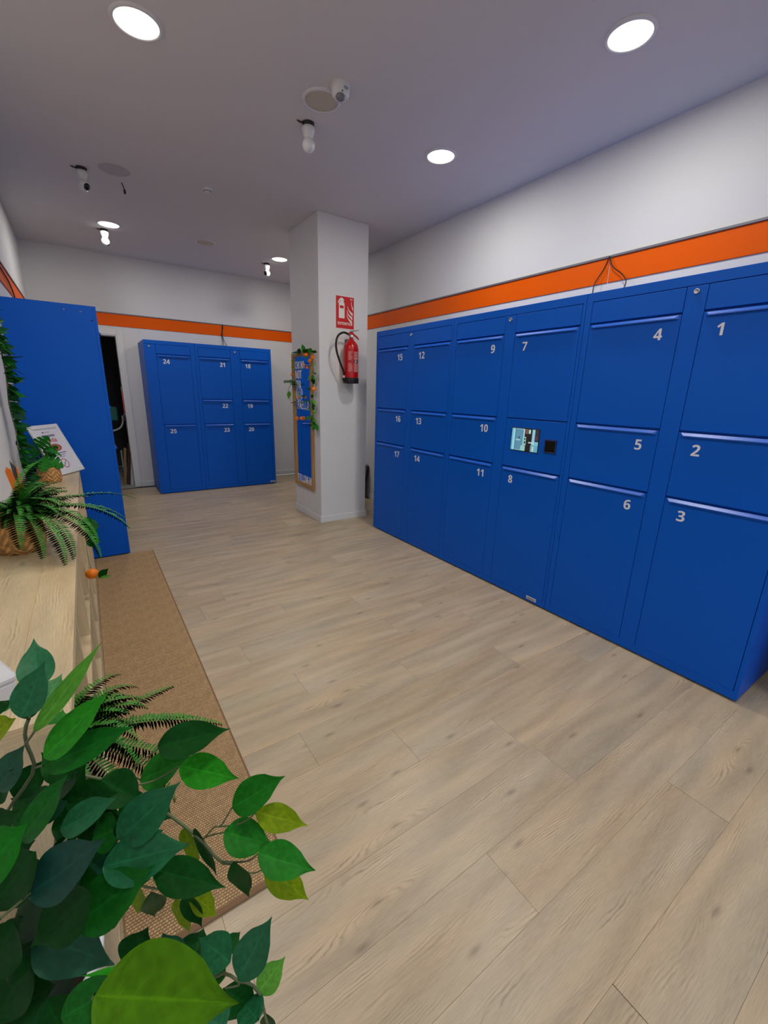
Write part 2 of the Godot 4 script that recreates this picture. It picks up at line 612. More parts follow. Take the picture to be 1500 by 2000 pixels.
	box(st, Vector3(0.54, 0, Z_BACK), Vector3(X_RIGHT, 0.075, Z_BACK + 0.012), 0.003)
	struct("baseboard_back", st, M.trim_white, "white skirting along the foot of the far wall", "skirting")
	st = begin()
	box(st, Vector3(X_RIGHT - 0.012, 0, Z_BACK + 0.012), Vector3(X_RIGHT, 0.075, -0.24), 0.003)
	struct("baseboard_right", st, M.trim_white, "white skirting along the right wall behind the column", "skirting")

	# orange bands with a grey profile on their upper edge
	var bands := [
		["trim_1", Vector3(X_RIGHT - 0.008, 2.21, -1.864), Vector3(X_RIGHT, 2.366, -0.24), "orange wall band above locker doors 1 to 6"],
		["trim_2", Vector3(X_RIGHT - 0.008, 2.21, -7.1), Vector3(X_RIGHT, 2.366, -1.872), "orange wall band above locker doors 7 to 17"],
		["trim_3", Vector3(X_LEFT + 0.008, 2.195, Z_BACK), Vector3(X_RIGHT - 0.008, 2.345, Z_BACK + 0.008), "orange wall band along the far wall above the doorway"],
		["trim_4", Vector3(X_LEFT, 2.165, Z_BACK + 0.008), Vector3(X_LEFT + 0.008, 2.315, -0.4), "orange wall band on the left wall above the end-on locker"],
	]
	for b in bands:
		var t := struct(b[0], boxed(b[1], b[2], 0.001), M.orange, b[3], "wall band")
		var lo: Vector3 = b[1]
		var hi: Vector3 = b[2]
		var lip := begin()
		var lo2 := Vector3(lo.x, hi.y, lo.z)
		var hi2 := Vector3(hi.x, hi.y + 0.014, hi.z)
		if b[0] == "trim_3":
			hi2.z += 0.008
		elif b[0] == "trim_4":
			hi2.x += 0.008
		else:
			lo2.x -= 0.010
		box(lip, lo2, hi2, 0.001)
		part("edge_profile", lip, M.profile, t)

	# doorway: white jamb and architrave
	st = begin()
	box(st, Vector3(0.455, 0, Z_BACK - 0.16), Vector3(0.475, 2.09, Z_BACK + 0.012), 0.003)
	box(st, Vector3(X_LEFT, 2.07, Z_BACK - 0.16), Vector3(0.455, 2.09, Z_BACK + 0.012), 0.003)
	box(st, Vector3(0.470, 0, Z_BACK), Vector3(0.54, 2.15, Z_BACK + 0.018), 0.004)
	box(st, Vector3(X_LEFT, 2.085, Z_BACK + 0.0121), Vector3(0.4698, 2.15, Z_BACK + 0.018), 0.004)
	struct("door_1", st, M.trim_white, "white frame of the open doorway to the dark store room", "door frame")
	# the unlit store room behind it
	st = boxed(Vector3(X_LEFT, -0.15, Z_BACK - 2.05), Vector3(1.3, -0.001, Z_BACK))
	struct("floor_store", st, M.tile_grey, "grey tiled floor of the dark store room", "floor")
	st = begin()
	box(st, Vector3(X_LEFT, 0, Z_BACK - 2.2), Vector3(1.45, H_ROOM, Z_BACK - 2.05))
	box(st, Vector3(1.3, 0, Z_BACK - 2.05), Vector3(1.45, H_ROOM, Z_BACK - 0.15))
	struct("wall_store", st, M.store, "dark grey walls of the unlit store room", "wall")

# ---------------------------------------------------------------- lockers
func rail(x0: float, x1: float, y: float) -> SurfaceTool:
	# folded pull edge on a door's top, mitred at both ends
	var st := begin()
	var prof := [Vector2(0.0, 0.0), Vector2(0.015, -0.013), Vector2(0.015, -0.018), Vector2(0.0, -0.018)]
	for k in 4:
		var a: Vector2 = prof[k]
		var b: Vector2 = prof[(k + 1) % 4]
		var p := []
		for q in [[a, 0], [b, 0], [b, 1], [a, 1]]:
			var w: Vector2 = q[0]
			p.append(Vector3((x0 + w.x) if q[1] == 0 else (x1 - w.x), y + w.y, w.x))
		face(st, p, Vector3(0, b.x - a.x, -(b.y - a.y)))
	for e in 2:
		var p := []
		for w in prof:
			p.append(Vector3((x0 + w.x) if e == 0 else (x1 - w.x), y + w.y, w.x))
		face(st, p, Vector3(-1 if e == 0 else 1, 0, 0.2))
	return st

func door(parent: Node3D, x0: float, x1: float, yt: float, yb: float, number: String, near_right: bool) -> void:
	var top := yt - 0.010
	var d := part("door", boxed(Vector3(x0 + 0.0022, yb + 0.001, -0.018), Vector3(x1 - 0.0022, top, 0.0), 0.0016), M.blue, parent)
	part("handle", rail(x0 + 0.012, x1 - 0.012, top), M.blue_edge, d)
	if number == "-":
		return
	var t := text_mesh(number, 0.054)
	var w := t.get_aabb().size.x
	var x := x1 - 0.075 - w * 0.5 if near_right else x0 + 0.072 + w * 0.5
	add_mesh("number", t, M.print, d, Transform3D(Basis.IDENTITY, Vector3(x, yt - 0.092, 0.0004)))

func locker(called: String, label: String, at: Vector3, turn: float, w: float, depth: float, cols: Array, posts: Array) -> Node3D:
	var o := thing(called, label, "locker", at, turn, "blue parcel locker cabinets")
	var st := begin()
	box(st, Vector3(0.001, 0.012, -depth), Vector3(w - 0.001, H_LOCK, -0.021), 0.002)
	box(st, Vector3(0.03, 0.0, -depth + 0.03), Vector3(w - 0.03, 0.012, -0.03))
	var left := 0.001
	for c in cols + [[w - 0.001]]:
		var solid := true
		for p in posts:
			if absf(p[0] - left) < 0.002:
				solid = false
		if solid and c[0] - left > 0.004:
			box(st, Vector3(left, 0.012, -0.022), Vector3(c[0], H_LOCK, 0.0), 0.0015)
		left = c[1] if c.size() > 1 else left
	box(st, Vector3(0.002, Y_TOP, -0.022), Vector3(w - 0.002, H_LOCK, -0.0002), 0.0012)
	box(st, Vector3(0.002, 0.012, -0.022), Vector3(w - 0.002, Y_LOW, -0.0002), 0.0012)
	part("body", st, M.blue, o)
	for p in posts:
		var s := part("post", boxed(Vector3(p[0], Y_LOW, -0.021), Vector3(p[1], Y_TOP - 0.003, 0.0), 0.0016), M.blue, o)
		var k := part("lock", lathe([Vector2(0.0005, 0.004), Vector2(0.006, 0.004), Vector2(0.007, 0.007), Vector2(0.011, 0.008), Vector2(0.0125, 0.006), Vector2(0.013, -0.002)], 24), M.steel, s)
		k.rotation_degrees.x = 90
		k.position = Vector3((p[0] + p[1]) * 0.5 if p.size() < 3 else p[2], Y_TOP - 0.028, 0.0)
	for c in cols:
		part("top_panel", boxed(Vector3(c[0] + 0.0022, Y_ONE + 0.001, -0.018), Vector3(c[1] - 0.0022, Y_TOP - 0.003, 0.0), 0.0016), M.blue, o)
		for cell in c[2]:
			if cell[2] == "":
				part("control_panel", boxed(Vector3(c[0] + 0.0022, cell[1] + 0.001, -0.018), Vector3(c[1] - 0.0022, cell[0] - 0.006, 0.0), 0.0016), M.blue, o)
			else:
				door(o, c[0], c[1], cell[0], cell[1], cell[2], cell[3])
	return o

func maker_plate(parent: Node3D, x: float) -> void:
	var p := part("maker_plate", boxed(Vector3(x, 0.026, -0.001), Vector3(x + 0.082, 0.050, 0.003), 0.001), M.plate, parent)
	part("print_line", boxed(Vector3(x + 0.010, 0.034, 0.003), Vector3(x + 0.072, 0.041, 0.0034)), M.lens_grey, p)

func build_lockers() -> void:
	var d1 := [Y_ONE, Y_TWO]
	var w := 1.0974
	var a := [0.0374, 0.5129, 0.6021, 1.0764]
	var trio := func(n: Array, right: bool) -> Array:
		return [[Y_ONE, Y_TWO, n[0], right], [Y_TWO, Y_THREE, n[1], right], [Y_THREE, Y_LOW, n[2], right]]
	var z0 := -3.7588
	var x := 2.4512
	locker("locker_cabinet", "blue locker cabinet with doors 12 to 17 beside the white column", Vector3(x, 0, z0), -90, w, 0.655, [[a[0], a[1], trio.call(["15", "16", "17"], true)], [a[2], a[3], trio.call(["12", "13", "14"], false)]], [[a[1], a[2]]])
	var mid := locker("locker_cabinet", "blue locker cabinet with a small screen and doors 7 to 11", Vector3(x, 0, z0 + w), -90, w, 0.655,
		[[a[0], a[1], trio.call(["9", "10", "11"], true)], [a[2], a[3], [[Y_ONE, Y_TWO, "7", false], [Y_TWO, Y_THREE, "", false], [Y_THREE, Y_LOW, "8", false]]]], [[a[1], a[2]]])
	var term := part("display", boxed(Vector3(0.660, 1.062, -0.002), Vector3(0.894, 1.222, 0.002), 0.001), M.black, mid)
	var scr := begin()
	var q := [Vector3(0.666, 1.068, 0.0024), Vector3(0.888, 1.068, 0.0024), Vector3(0.888, 1.216, 0.0024), Vector3(0.666, 1.216, 0.0024)]
	for i in [0, 2, 1, 0, 3, 2]:
		scr.set_normal(Vector3(0, 0, 1))
		scr.set_uv(Vector2((q[i].x - 0.666) / 0.222, 1.0 - (q[i].y - 1.068) / 0.148))
		scr.add_vertex(q[i])
	part("screen", scr, M.display, term)
	var scan := begin()
	box(scan, Vector3(0.938, 1.074, -0.001), Vector3(1.026, 1.084, 0.006), 0.001)
	box(scan, Vector3(0.938, 1.154, -0.001), Vector3(1.026, 1.164, 0.006), 0.001)
	box(scan, Vector3(0.938, 1.084, -0.001), Vector3(0.946, 1.154, 0.006), 0.001)
	box(scan, Vector3(1.018, 1.084, -0.001), Vector3(1.026, 1.154, 0.006), 0.001)
	var sc := part("scanner", scan, M.blue_dark, mid)
	part("scanner_window", boxed(Vector3(0.946, 1.084, -0.001), Vector3(1.018, 1.154, 0.002)), M.glass_black, sc)
	maker_plate(mid, 0.945)
	locker("locker_cabinet", "blue locker cabinet with doors 1 to 6, the nearest in the right-hand row", Vector3(x, 0, z0 + 2 * w), -90, w, 0.655, [[a[0], a[1], trio.call(["4", "5", "6"], true)], [a[2], a[3], trio.call(["1", "2", "3"], false)]], [[a[1], a[2]]])
	# far wall
	locker("locker_cabinet", "narrow blue locker cabinet with doors 24 and 25 beside the dark doorway", Vector3(0.7027, 0, -6.4495), 0, 0.601, 0.625, [[0.132, 0.5445, [[Y_ONE, Y_THREE, "24", false], [Y_THREE, Y_LOW, "25", false]]]], [[0.0015, 0.132, 0.058]])
	var e := [0.040, 0.4615, 0.5917, 1.0077]
	var b := locker("locker_cabinet", "blue locker cabinet with doors 18 to 23 against the far wall", Vector3(1.3037, 0, -6.4495), 0, 1.049, 0.625, [[e[0], e[1], trio.call(["21", "22", "23"], true)], [e[2], e[3], trio.call(["18", "19", "20"], false)]], [[e[1], e[2]]])
	maker_plate(b, 0.955)
	# left wall: seen end-on
	var s := locker("locker_cabinet", "blue locker cabinet seen end-on at the left, behind the framed notice", Vector3(0.160, 0, -4.156), 90, w, 0.568, [[a[0], a[1], trio.call(["-", "-", "-"], true)], [a[2], a[3], trio.call(["-", "-", "-"], false)]], [[a[1], a[2]]])
	for p in [[-0.20, 1.958], [-0.10, 1.953]]:
		var k := part("screw", lathe([Vector2(0.0005, 0.003), Vector2(0.004, 0.0025), Vector2(0.0055, 0.0)], 14), M.steel, s)
		k.rotation_degrees.z = 90
		k.position = Vector3(0.0, p[1], p[0])
	var hole := part("screw_hole", lathe([Vector2(0.0005, 0.001), Vector2(0.005, 0.0012), Vector2(0.006, 0.0)], 14), M.black, s)
	hole.rotation_degrees.z = 90
	hole.position = Vector3(0.0, 1.90, -0.035)

# ---------------------------------------------------------------- ceiling
func downlight(x: float, z: float, lit: bool, label: String) -> void:
	var o := thing("ceiling_downlight", label, "ceiling light", Vector3(x, H_ROOM, z), 0, "round ceiling downlights")
	part("ring", lathe([Vector2(0.094, -0.006), Vector2(0.097, -0.010), Vector2(0.106, -0.009), Vector2(0.113, -0.004), Vector2(0.114, 0.0)], 48), M.plastic, o)
	part("diffuser", lathe([Vector2(0.0005, -0.0085), Vector2(0.07, -0.0082), Vector2(0.092, -0.0072), Vector2(0.095, -0.004)], 48), M.diffuser if lit else M.beige, o)
	if lit:
		var l := AreaLight3D.new()
		l.name = "downlight_beam"
		l.area_size = Vector2(0.165, 0.165)
		l.area_range = 14.0
		l.light_color = LAMP_COLOR
		l.light_energy = LAMP_ENERGY
		l.shadow_enabled = true
		l.rotation_degrees.x = -90
		l.position = Vector3(0, -0.013, 0)
		o.add_child(l, true)

func camera_unit(x: float, z: float, label: String, face_dir: Vector3, lens := true) -> void:
	var o := thing("security_camera", label, "camera", Vector3(x, H_ROOM, z), 0, "white ceiling cameras")
	o.scale = Vector3(0.95, 0.92, 0.95)
	part("mount", lathe([Vector2(0.0005, -0.024), Vector2(0.030, -0.024), Vector2(0.036, -0.020), Vector2(0.040, 0.0)], 24), M.black, o)
	part("collar", lathe([Vector2(0.024, -0.092), Vector2(0.030, -0.085), Vector2(0.042, -0.045), Vector2(0.043, -0.030), Vector2(0.038, -0.023), Vector2(0.001, -0.022)], 28), M.plastic, o)
	var head := part("head", ball(0.042, 1.1, 28), M.plastic, o)
	head.position = Vector3(0, -0.128, 0)
	if lens:
		var f := part("lens_face", lathe([Vector2(0.0005, 0.0465), Vector2(0.012, 0.0455), Vector2(0.022, 0.041), Vector2(0.028, 0.034), Vector2(0.029, 0.028)], 24), M.glass_black, head)
		var y := face_dir.normalized()
		var s := y.cross(Vector3(0.1, 0.2, 0.97)).normalized()
		f.basis = Basis(s, y, s.cross(y))
	part("cable", piped([Vector3(0, -0.012, 0.0), Vector3(-0.045, -0.012, 0.002), Vector3(-0.060, -0.006, -0.01), Vector3(-0.075, 0.002, -0.012)], 0.0045), M.rubber, o)

func build_ceiling() -> void:
	downlight(0.43, -2.76, true, "glowing round downlight at the upper left, cut by the picture's top")
	downlight(2.32, -1.45, true, "large glowing downlight at the upper right above doors 1 to 6")
	downlight(2.32, -2.77, true, "glowing downlight over the locker row, in front of the column")
	downlight(0.45, -5.88, true, "glowing downlight near the far left corner, behind a small camera")
	downlight(2.32, -5.89, true, "glowing downlight half hidden behind the white column")
	downlight(0.43, -1.45, true, "glowing downlight outside the picture above the near shelf")
	downlight(2.32, 0.32, true, "glowing downlight outside the picture beside the shop front, right")
	downlight(0.43, 0.32, true, "glowing downlight outside the picture beside the shop front, left")
	downlight(1.37, -2.74, false, "unlit beige downlight next to the motion sensor")
	downlight(1.40, -5.83, false, "unlit downlight in the middle of the far ceiling row")
	var cover := thing("blanking_cover", "faint round blanking cover beside the camera on the left ceiling", "ceiling cover", Vector3(0.43, H_ROOM, -4.48))
	part("disc", lathe([Vector2(0.0005, -0.003), Vector2(0.10, -0.003), Vector2(0.108, -0.0015), Vector2(0.11, 0.0)], 48), M.cover, cover)
	var plug := thing("cable_plug", "short black cable with a plug dangling from the left ceiling", "cable", Vector3(0.50, H_ROOM, -4.70))
	part("lead", piped([Vector3(-0.01, 0.0, 0), Vector3(0.0, -0.02, 0), Vector3(0.006, -0.045, 0.004)], 0.004), M.rubber, plug)
	part("connector", boxed(Vector3(-0.001, -0.078, -0.004), Vector3(0.016, -0.045, 0.010), 0.003), M.black, plug)
	var smoke := thing("smoke_detector", "small white smoke detector on the far ceiling", "detector", Vector3(1.10, H_ROOM, -4.37))
	part("base", lathe([Vector2(0.030, -0.016), Vector2(0.038, -0.014), Vector2(0.040, 0.0)], 28), M.plastic, smoke)
	part("vent", lathe([Vector2(0.0005, -0.030), Vector2(0.022, -0.029), Vector2(0.026, -0.024), Vector2(0.024, -0.016)], 28), M.plastic, smoke)
	var pir := thing("motion_sensor", "white round motion sensor overlapping the unlit downlight", "sensor", Vector3(1.40, H_ROOM, -2.565))
	part("housing", lathe([Vector2(0.0005, -0.062), Vector2(0.034, -0.060), Vector2(0.046, -0.048), Vector2(0.054, -0.012), Vector2(0.055, 0.0)], 32), M.plastic, pir)
	var eye := part("lens", ball(0.027, 0.8), M.lens_grey, pir)
	eye.position = Vector3(-0.008, -0.058, 0.014)
	var led := part("indicator", ball(0.004), M.black, pir)
	led.position = Vector3(-0.012, -0.046, 0.044)
	var pr := add_mesh("maker_print", text_mesh("PIR", 0.012, 0.0006), M.lens_grey, pir)
	pr.position = Vector3(0.006, -0.030, 0.0505)
	pr.rotation_degrees.x = 12
	camera_unit(1.40, -2.99, "white camera hanging below the motion sensor, facing away", Vector3(0.2, -0.2, -1), false)
	camera_unit(0.215, -4.60, "white camera with a black lens face at the left of the ceiling", Vector3(0.75, -0.55, 0.75))
	camera_unit(0.415, -6.10, "white camera hanging under the far left downlight", Vector3(0.5, -0.75, -0.2))
	camera_unit(2.26, -6.20, "white camera beside the column under the far right downlight", Vector3(-0.9, -0.2, 0.35))

# ---------------------------------------------------------------- on the column
func build_column_things() -> void:
	var o := thing("safety_sign", "red and white extinguisher sign reading EXTINTOR on the column", "sign", Vector3(2.329, 2.21, -4.179))
	part("backing", boxed(Vector3(-0.111, -0.157, 0.0), Vector3(0.111, 0.157, 0.002), 0.0005), M.sign_white, o)
	var red := part("plate", boxed(Vector3(-0.105, -0.151, 0.002), Vector3(0.105, 0.151, 0.003), 0.0003), M.red_sign, o)
	var st := begin()
	prism(st, PackedVector2Array([Vector2(-0.072, -0.055), Vector2(-0.006, -0.055), Vector2(-0.006, 0.085), Vector2(-0.020, 0.105), Vector2(-0.026, 0.112), Vector2(-0.012, 0.108), Vector2(-0.010, 0.116), Vector2(-0.026, 0.134), Vector2(-0.044, 0.138), Vector2(-0.066, 0.122), Vector2(-0.082, 0.096), Vector2(-0.078, 0.080), Vector2(-0.060, 0.104), Vector2(-0.050, 0.108), Vector2(-0.056, 0.100), Vector2(-0.072, 0.082)]), 0.003, 0.0036)
	var pic := part("pictogram", st, M.sign_white, red)
	pic.name = "extinguisher_pictogram"
	part("pictogram_label", boxed(Vector3(-0.062, 0.038, 0.0036), Vector3(-0.016, 0.064, 0.004)), M.red_sign, red)
	for k in 4:
		var f := begin()
		var pts := PackedVector2Array()
		var x0 := 0.036 - 0.008 * minf(k, 2) + (0.034 if k == 0 else 0.0)
		var y0 := 0.098 - 0.038 * k + (0.012 if k == 0 else 0.0)
		var x1 := 0.094 - 0.004 * k
		for i in 9:
			var t := i / 8.0
			pts.append(Vector2(lerpf(x0, x1, pow(t, 1.15)), y0 - 0.080 * pow(t, 0.62) - 0.006 * t))
		for i in 9:
			var t := 1.0 - i / 8.0
			pts.append(Vector2(lerpf(x0, x1, pow(t, 1.15)) + 0.004 * (1.0 - t), y0 - 0.080 * pow(t, 0.62) + 0.004 + 0.019 * t))
		prism(f, pts, 0.003, 0.0036)
		part("flame_stroke", f, M.sign_white, red)
	add_mesh("lettering", text_mesh("EXTINTOR", 0.026), M.sign_white, red, Transform3D(Basis.IDENTITY, Vector3(0.0, -0.105, 0.0036)))
	add_mesh("small_code", text_mesh("RT1", 0.014), M.sign_white, red, Transform3D(Basis.IDENTITY, Vector3(0.075, 0.130, 0.0036)))

	# extinguisher on its bracket
	var e := thing("fire_extinguisher", "red fire extinguisher with black hose hung on the white column", "fire extinguisher", Vector3(2.345, 1.515, -4.078))
	part("cylinder", lathe([Vector2(0.076, 0.03), Vector2(0.0775, 0.05), Vector2(0.0775, 0.335), Vector2(0.076, 0.355), Vector2(0.068, 0.380), Vector2(0.050, 0.404), Vector2(0.032, 0.420), Vector2(0.022, 0.432), Vector2(0.020, 0.450), Vector2(0.001, 0.452)], 40), M.red, e)
	part("foot_ring", lathe([Vector2(0.070, 0.0), Vector2(0.080, 0.001), Vector2(0.0815, 0.006), Vector2(0.0815, 0.052), Vector2(0.080, 0.056), Vector2(0.076, 0.058)], 40), M.rubber, e)
	var lab := begin()
	lab.set_smooth_group(0)
	var lp := []
	for j in 2:
		for i in 17:
			var a := lerpf(-1.30, 1.30, i / 16.0) + 0.30
			lp.append(Vector3(sin(a) * 0.0781, 0.315 - 0.215 * j, cos(a) * 0.0781))
	grid(lab, lp, 16, 1)
	part("instruction_label", smooth_end(lab), M.sticker, e)
	var vy := lathe([Vector2(0.018, 0.448), Vector2(0.021, 0.452), Vector2(0.021, 0.468), Vector2(0.016, 0.474), Vector2(0.013, 0.492), Vector2(0.001, 0.494)], 20)
	var valve := part("valve", vy, M.steel, e)
	var g := part("gauge", lathe([Vector2(0.0005, 0.010), Vector2(0.013, 0.009), Vector2(0.015, 0.0)], 20), M.sign_white, valve)
	g.rotation_degrees.x = 90
	g.position = Vector3(0.0, 0.462, 0.018)
	st = begin()
	prism(st, PackedVector2Array([Vector2(-0.024, 0.466), Vector2(0.016, 0.466), Vector2(0.030, 0.472), Vector2(0.062, 0.456), Vector2(0.088, 0.436), Vector2(0.092, 0.442), Vector2(0.066, 0.468), Vector2(0.030, 0.488), Vector2(0.016, 0.505), Vector2(-0.010, 0.505), Vector2(-0.024, 0.492)]), -0.010, 0.010)
	part("carry_handle", st, M.red, e)
	st = begin()
	prism(st, PackedVector2Array([Vector2(-0.010, 0.505), Vector2(0.016, 0.505), Vector2(0.090, 0.525), Vector2(0.092, 0.531), Vector2(0.010, 0.518), Vector2(-0.006, 0.514)]), -0.008, 0.008)
	part("squeeze_lever", st, M.alu, e)
	part("hose_coupling", piped([Vector3(-0.016, 0.474, 0.0), Vector3(-0.040, 0.480, 0.004)], 0.0105, 10), M.steel, e)
	part("hose", piped([Vector3(-0.034, 0.480, 0.003), Vector3(-0.095, 0.490, 0.014), Vector3(-0.160, 0.455, 0.022), Vector3(-0.186, 0.385, 0.024), Vector3(-0.178, 0.305, 0.022), Vector3(-0.140, 0.210, 0.016), Vector3(-0.094, 0.120, 0.008), Vector3(-0.086, 0.080, 0.004)], 0.0105, 12), M.rubber, e)
	part("nozzle", piped([Vector3(-0.087, 0.088, 0.004), Vector3(-0.0855, 0.06, 0.004), Vector3(-0.085, 0.034, 0.004)], 0.0075, 10, 1.5), M.plastic, e)
	part("nozzle_clip", boxed(Vector3(-0.100, 0.022, -0.012), Vector3(-0.072, 0.055, 0.018), 0.004), M.rubber, e)
	st = begin()
	box(st, Vector3(-0.02, 0.30, -0.099), Vector3(0.02, 0.44, -0.094), 0.001)
	box(st, Vector3(-0.012, 0.36, -0.095), Vector3(0.012, 0.375, -0.074), 0.001)
	part("wall_bracket", st, M.alu, e)

	# long mirror in a pale wood frame with white lettering on the glass
	var m := thing("framed_mirror", "tall narrow mirror in a pale wood frame with white lettering", "mirror", Vector3(2.033, 0.0, -4.592), -90)
	var y0 := 0.335
	var y1 := 1.835
	var hw := 0.262
	uv_grain = 1
	for s in [-1.0, 1.0]:
		uv_off = Vector2(0.1, 0.2 + 0.2 * s)
		part("frame_side", boxed(Vector3(s * hw, y0, 0.0), Vector3(s * (hw - 0.045), y1, 0.024), 0.003), M.frame_wood, m)
	uv_grain = 0
	for y in [y0, y1 - 0.045]:
		part("frame_rail", boxed(Vector3(-hw + 0.045, y, 0.0), Vector3(hw - 0.045, y + 0.045, 0.0235), 0.003), M.frame_wood, m)
	uv_off = Vector2.ZERO
	var gl := part("glass", boxed(Vector3(-hw + 0.04, y0 + 0.04, 0.002), Vector3(hw - 0.04, y1 - 0.04, 0.008)), M.mirror, m)
	var rows := [["CHI NA", 1.700, 0.075], ["NOT", 1.600, 0.090], ["TBA", 1.495, 0.085], ["PAELLA", 1.270, 0.090], ["FOLLOW US", 0.425, 0.085]]
	for r in rows:
		var t := text_mesh(r[0], r[2])
		var sx := minf(0.72, 0.40 / t.get_aabb().size.x)
		if r[1] > 1.45:
			sx *= 1.0
		var px := 0.0 if r[1] < 1.45 else -0.20 + t.get_aabb().size.x * sx * 0.5
		add_mesh("lettering", t, M.print, gl, Transform3D(Basis.from_scale(Vector3(sx, 1, 1)), Vector3(px, r[1], 0.0082)))
	part("small_lettering", boxed(Vector3(-0.06, 0.362, 0.008), Vector3(0.16, 0.374, 0.0086)), M.print, gl)
	for rr in [[0.105, 0.088], [0.070, 0.058], [0.036, 0.024]]:
		var ring := lathe([Vector2(rr[1], 0.0), Vector2(rr[1], 0.0008), Vector2(rr[0], 0.0008), Vector2(rr[0], 0.0)], 32)
		var k := part("emblem_ring", ring, M.print, gl)
		k.rotation_degrees.x = 90
		k.position = Vector3(-0.10, 1.395, 0.008)
		k.scale = Vector3(0.9, 1.0, 0.75)

func clementine(g: Node3D, at: Vector3, r: float) -> void:
	var f := part("clementine", ball(r * 1.15, 0.92, 16), M.fruit, g)
	f.position = at
	f.rotation = Vector3(at.z * 9.0, at.y * 7.0, at.x)

func sprig_leaf(g: Node3D, b: Vector3, t: Vector3) -> void:
	leaf(g, ["M", "D", "G", "L"][int(absf(b.y * 1000.0)) % 4], b, t, maxf(0.034, b.distance_to(t) * 0.5), int(b.z * 97.0) % 30, 0.08)

func build_garland() -> void:
	var g := thing("clementine_garland", "garland of small oranges and leaves draped over the mirror frame", "garland", Vector3.ZERO)
	clementine(g, Vector3(1.985, 1.792, -4.392), 0.019)
	clementine(g, Vector3(1.985, 1.727, -4.306), 0.018)
	clementine(g, Vector3(1.985, 1.759, -4.231), 0.019)
	clementine(g, Vector3(1.985, 1.447, -4.220), 0.021)
	clementine(g, Vector3(1.985, 1.122, -4.682), 0.020)
	clementine(g, Vector3(1.985, 1.130, -4.553), 0.018)
	clementine(g, Vector3(1.985, 1.605, -4.793), 0.013)
	clementine(g, Vector3(1.985, 1.692, -4.450), 0.014)
	clementine(g, Vector3(1.985, 1.664, -4.373), 0.014)
	clementine(g, Vector3(1.985, 1.356, -4.622), 0.013)
	sprig_leaf(g, Vector3(1.985, 1.817, -4.576), Vector3(1.970, 1.831, -4.738))
	sprig_leaf(g, Vector3(1.985, 1.818, -4.590), Vector3(1.970, 1.864, -4.511))
	sprig_leaf(g, Vector3(1.985, 1.820, -4.442), Vector3(1.970, 1.906, -4.456))
	sprig_leaf(g, Vector3(1.985, 1.809, -4.430), Vector3(1.970, 1.846, -4.305))
	sprig_leaf(g, Vector3(1.985, 1.803, -4.315), Vector3(1.970, 1.851, -4.231))
	sprig_leaf(g, Vector3(1.985, 1.755, -4.368), Vector3(1.970, 1.773, -4.437))
	sprig_leaf(g, Vector3(1.985, 1.619, -4.212), Vector3(1.970, 1.595, -4.305))
	sprig_leaf(g, Vector3(1.985, 1.614, -4.213), Vector3(1.970, 1.587, -4.146))
	sprig_leaf(g, Vector3(1.985, 1.575, -4.301), Vector3(1.970, 1.529, -4.347))
	sprig_leaf(g, Vector3(1.985, 1.549, -4.252), Vector3(1.970, 1.487, -4.198))
	sprig_leaf(g, Vector3(1.985, 1.446, -4.307), Vector3(1.970, 1.456, -4.377))
	sprig_leaf(g, Vector3(1.985, 1.510, -4.741), Vector3(1.970, 1.534, -4.994))
	sprig_leaf(g, Vector3(1.985, 1.499, -4.698), Vector3(1.970, 1.499, -4.825))
	sprig_leaf(g, Vector3(1.985, 1.488, -4.670), Vector3(1.970, 1.488, -4.796))
	sprig_leaf(g, Vector3(1.985, 1.419, -4.884), Vector3(1.970, 1.327, -4.887))
	sprig_leaf(g, Vector3(1.985, 1.298, -4.713), Vector3(1.970, 1.288, -4.828))
	sprig_leaf(g, Vector3(1.985, 1.344, -4.237), Vector3(1.970, 1.301, -4.257))
	sprig_leaf(g, Vector3(1.985, 1.251, -4.330), Vector3(1.970, 1.218, -4.351))
	sprig_leaf(g, Vector3(1.985, 1.144, -4.245), Vector3(1.970, 1.119, -4.291))
	sprig_leaf(g, Vector3(1.985, 1.153, -4.270), Vector3(1.970, 1.138, -4.422))
	sprig_leaf(g, Vector3(1.985, 1.101, -4.247), Vector3(1.970, 1.020, -4.119))
	sprig_leaf(g, Vector3(1.985, 1.065, -4.287), Vector3(1.970, 1.079, -4.332))
	sprig_leaf(g, Vector3(1.985, 1.365, -4.442), Vector3(1.970, 1.380, -4.516))
	sprig_leaf(g, Vector3(1.985, 1.312, -4.432), Vector3(1.970, 1.290, -4.592))
	sprig_leaf(g, Vector3(1.985, 1.797, -4.217), Vector3(1.970, 1.820, -4.125))
	sprig_leaf(g, Vector3(1.985, 1.687, -4.771), Vector3(1.970, 1.652, -4.723))
	sprig_leaf(g, Vector3(1.985, 1.752, -4.766), Vector3(1.970, 1.728, -4.732))
	sprig_leaf(g, Vector3(1.985, 1.582, -4.225), Vector3(1.972, 1.545, -4.246))
	sprig_leaf(g, Vector3(1.985, 1.304, -4.255), Vector3(1.972, 1.250, -4.342))
	sprig_leaf(g, Vector3(1.985, 1.568, -4.237), Vector3(1.972, 1.535, -4.150))
	sprig_leaf(g, Vector3(1.985, 1.148, -4.246), Vector3(1.972, 1.132, -4.220))
	sprig_leaf(g, Vector3(1.985, 1.298, -4.225), Vector3(1.972, 1.253, -4.220))
	sprig_leaf(g, Vector3(1.985, 1.270, -4.256), Vector3(1.972, 1.234, -4.210))
	sprig_leaf(g, Vector3(1.985, 1.538, -4.245), Vector3(1.972, 1.505, -4.181))
	sprig_leaf(g, Vector3(1.985, 1.236, -4.227), Vector3(1.972, 1.184, -4.189))
	sprig_leaf(g, Vector3(1.985, 1.471, -4.220), Vector3(1.972, 1.417, -4.229))
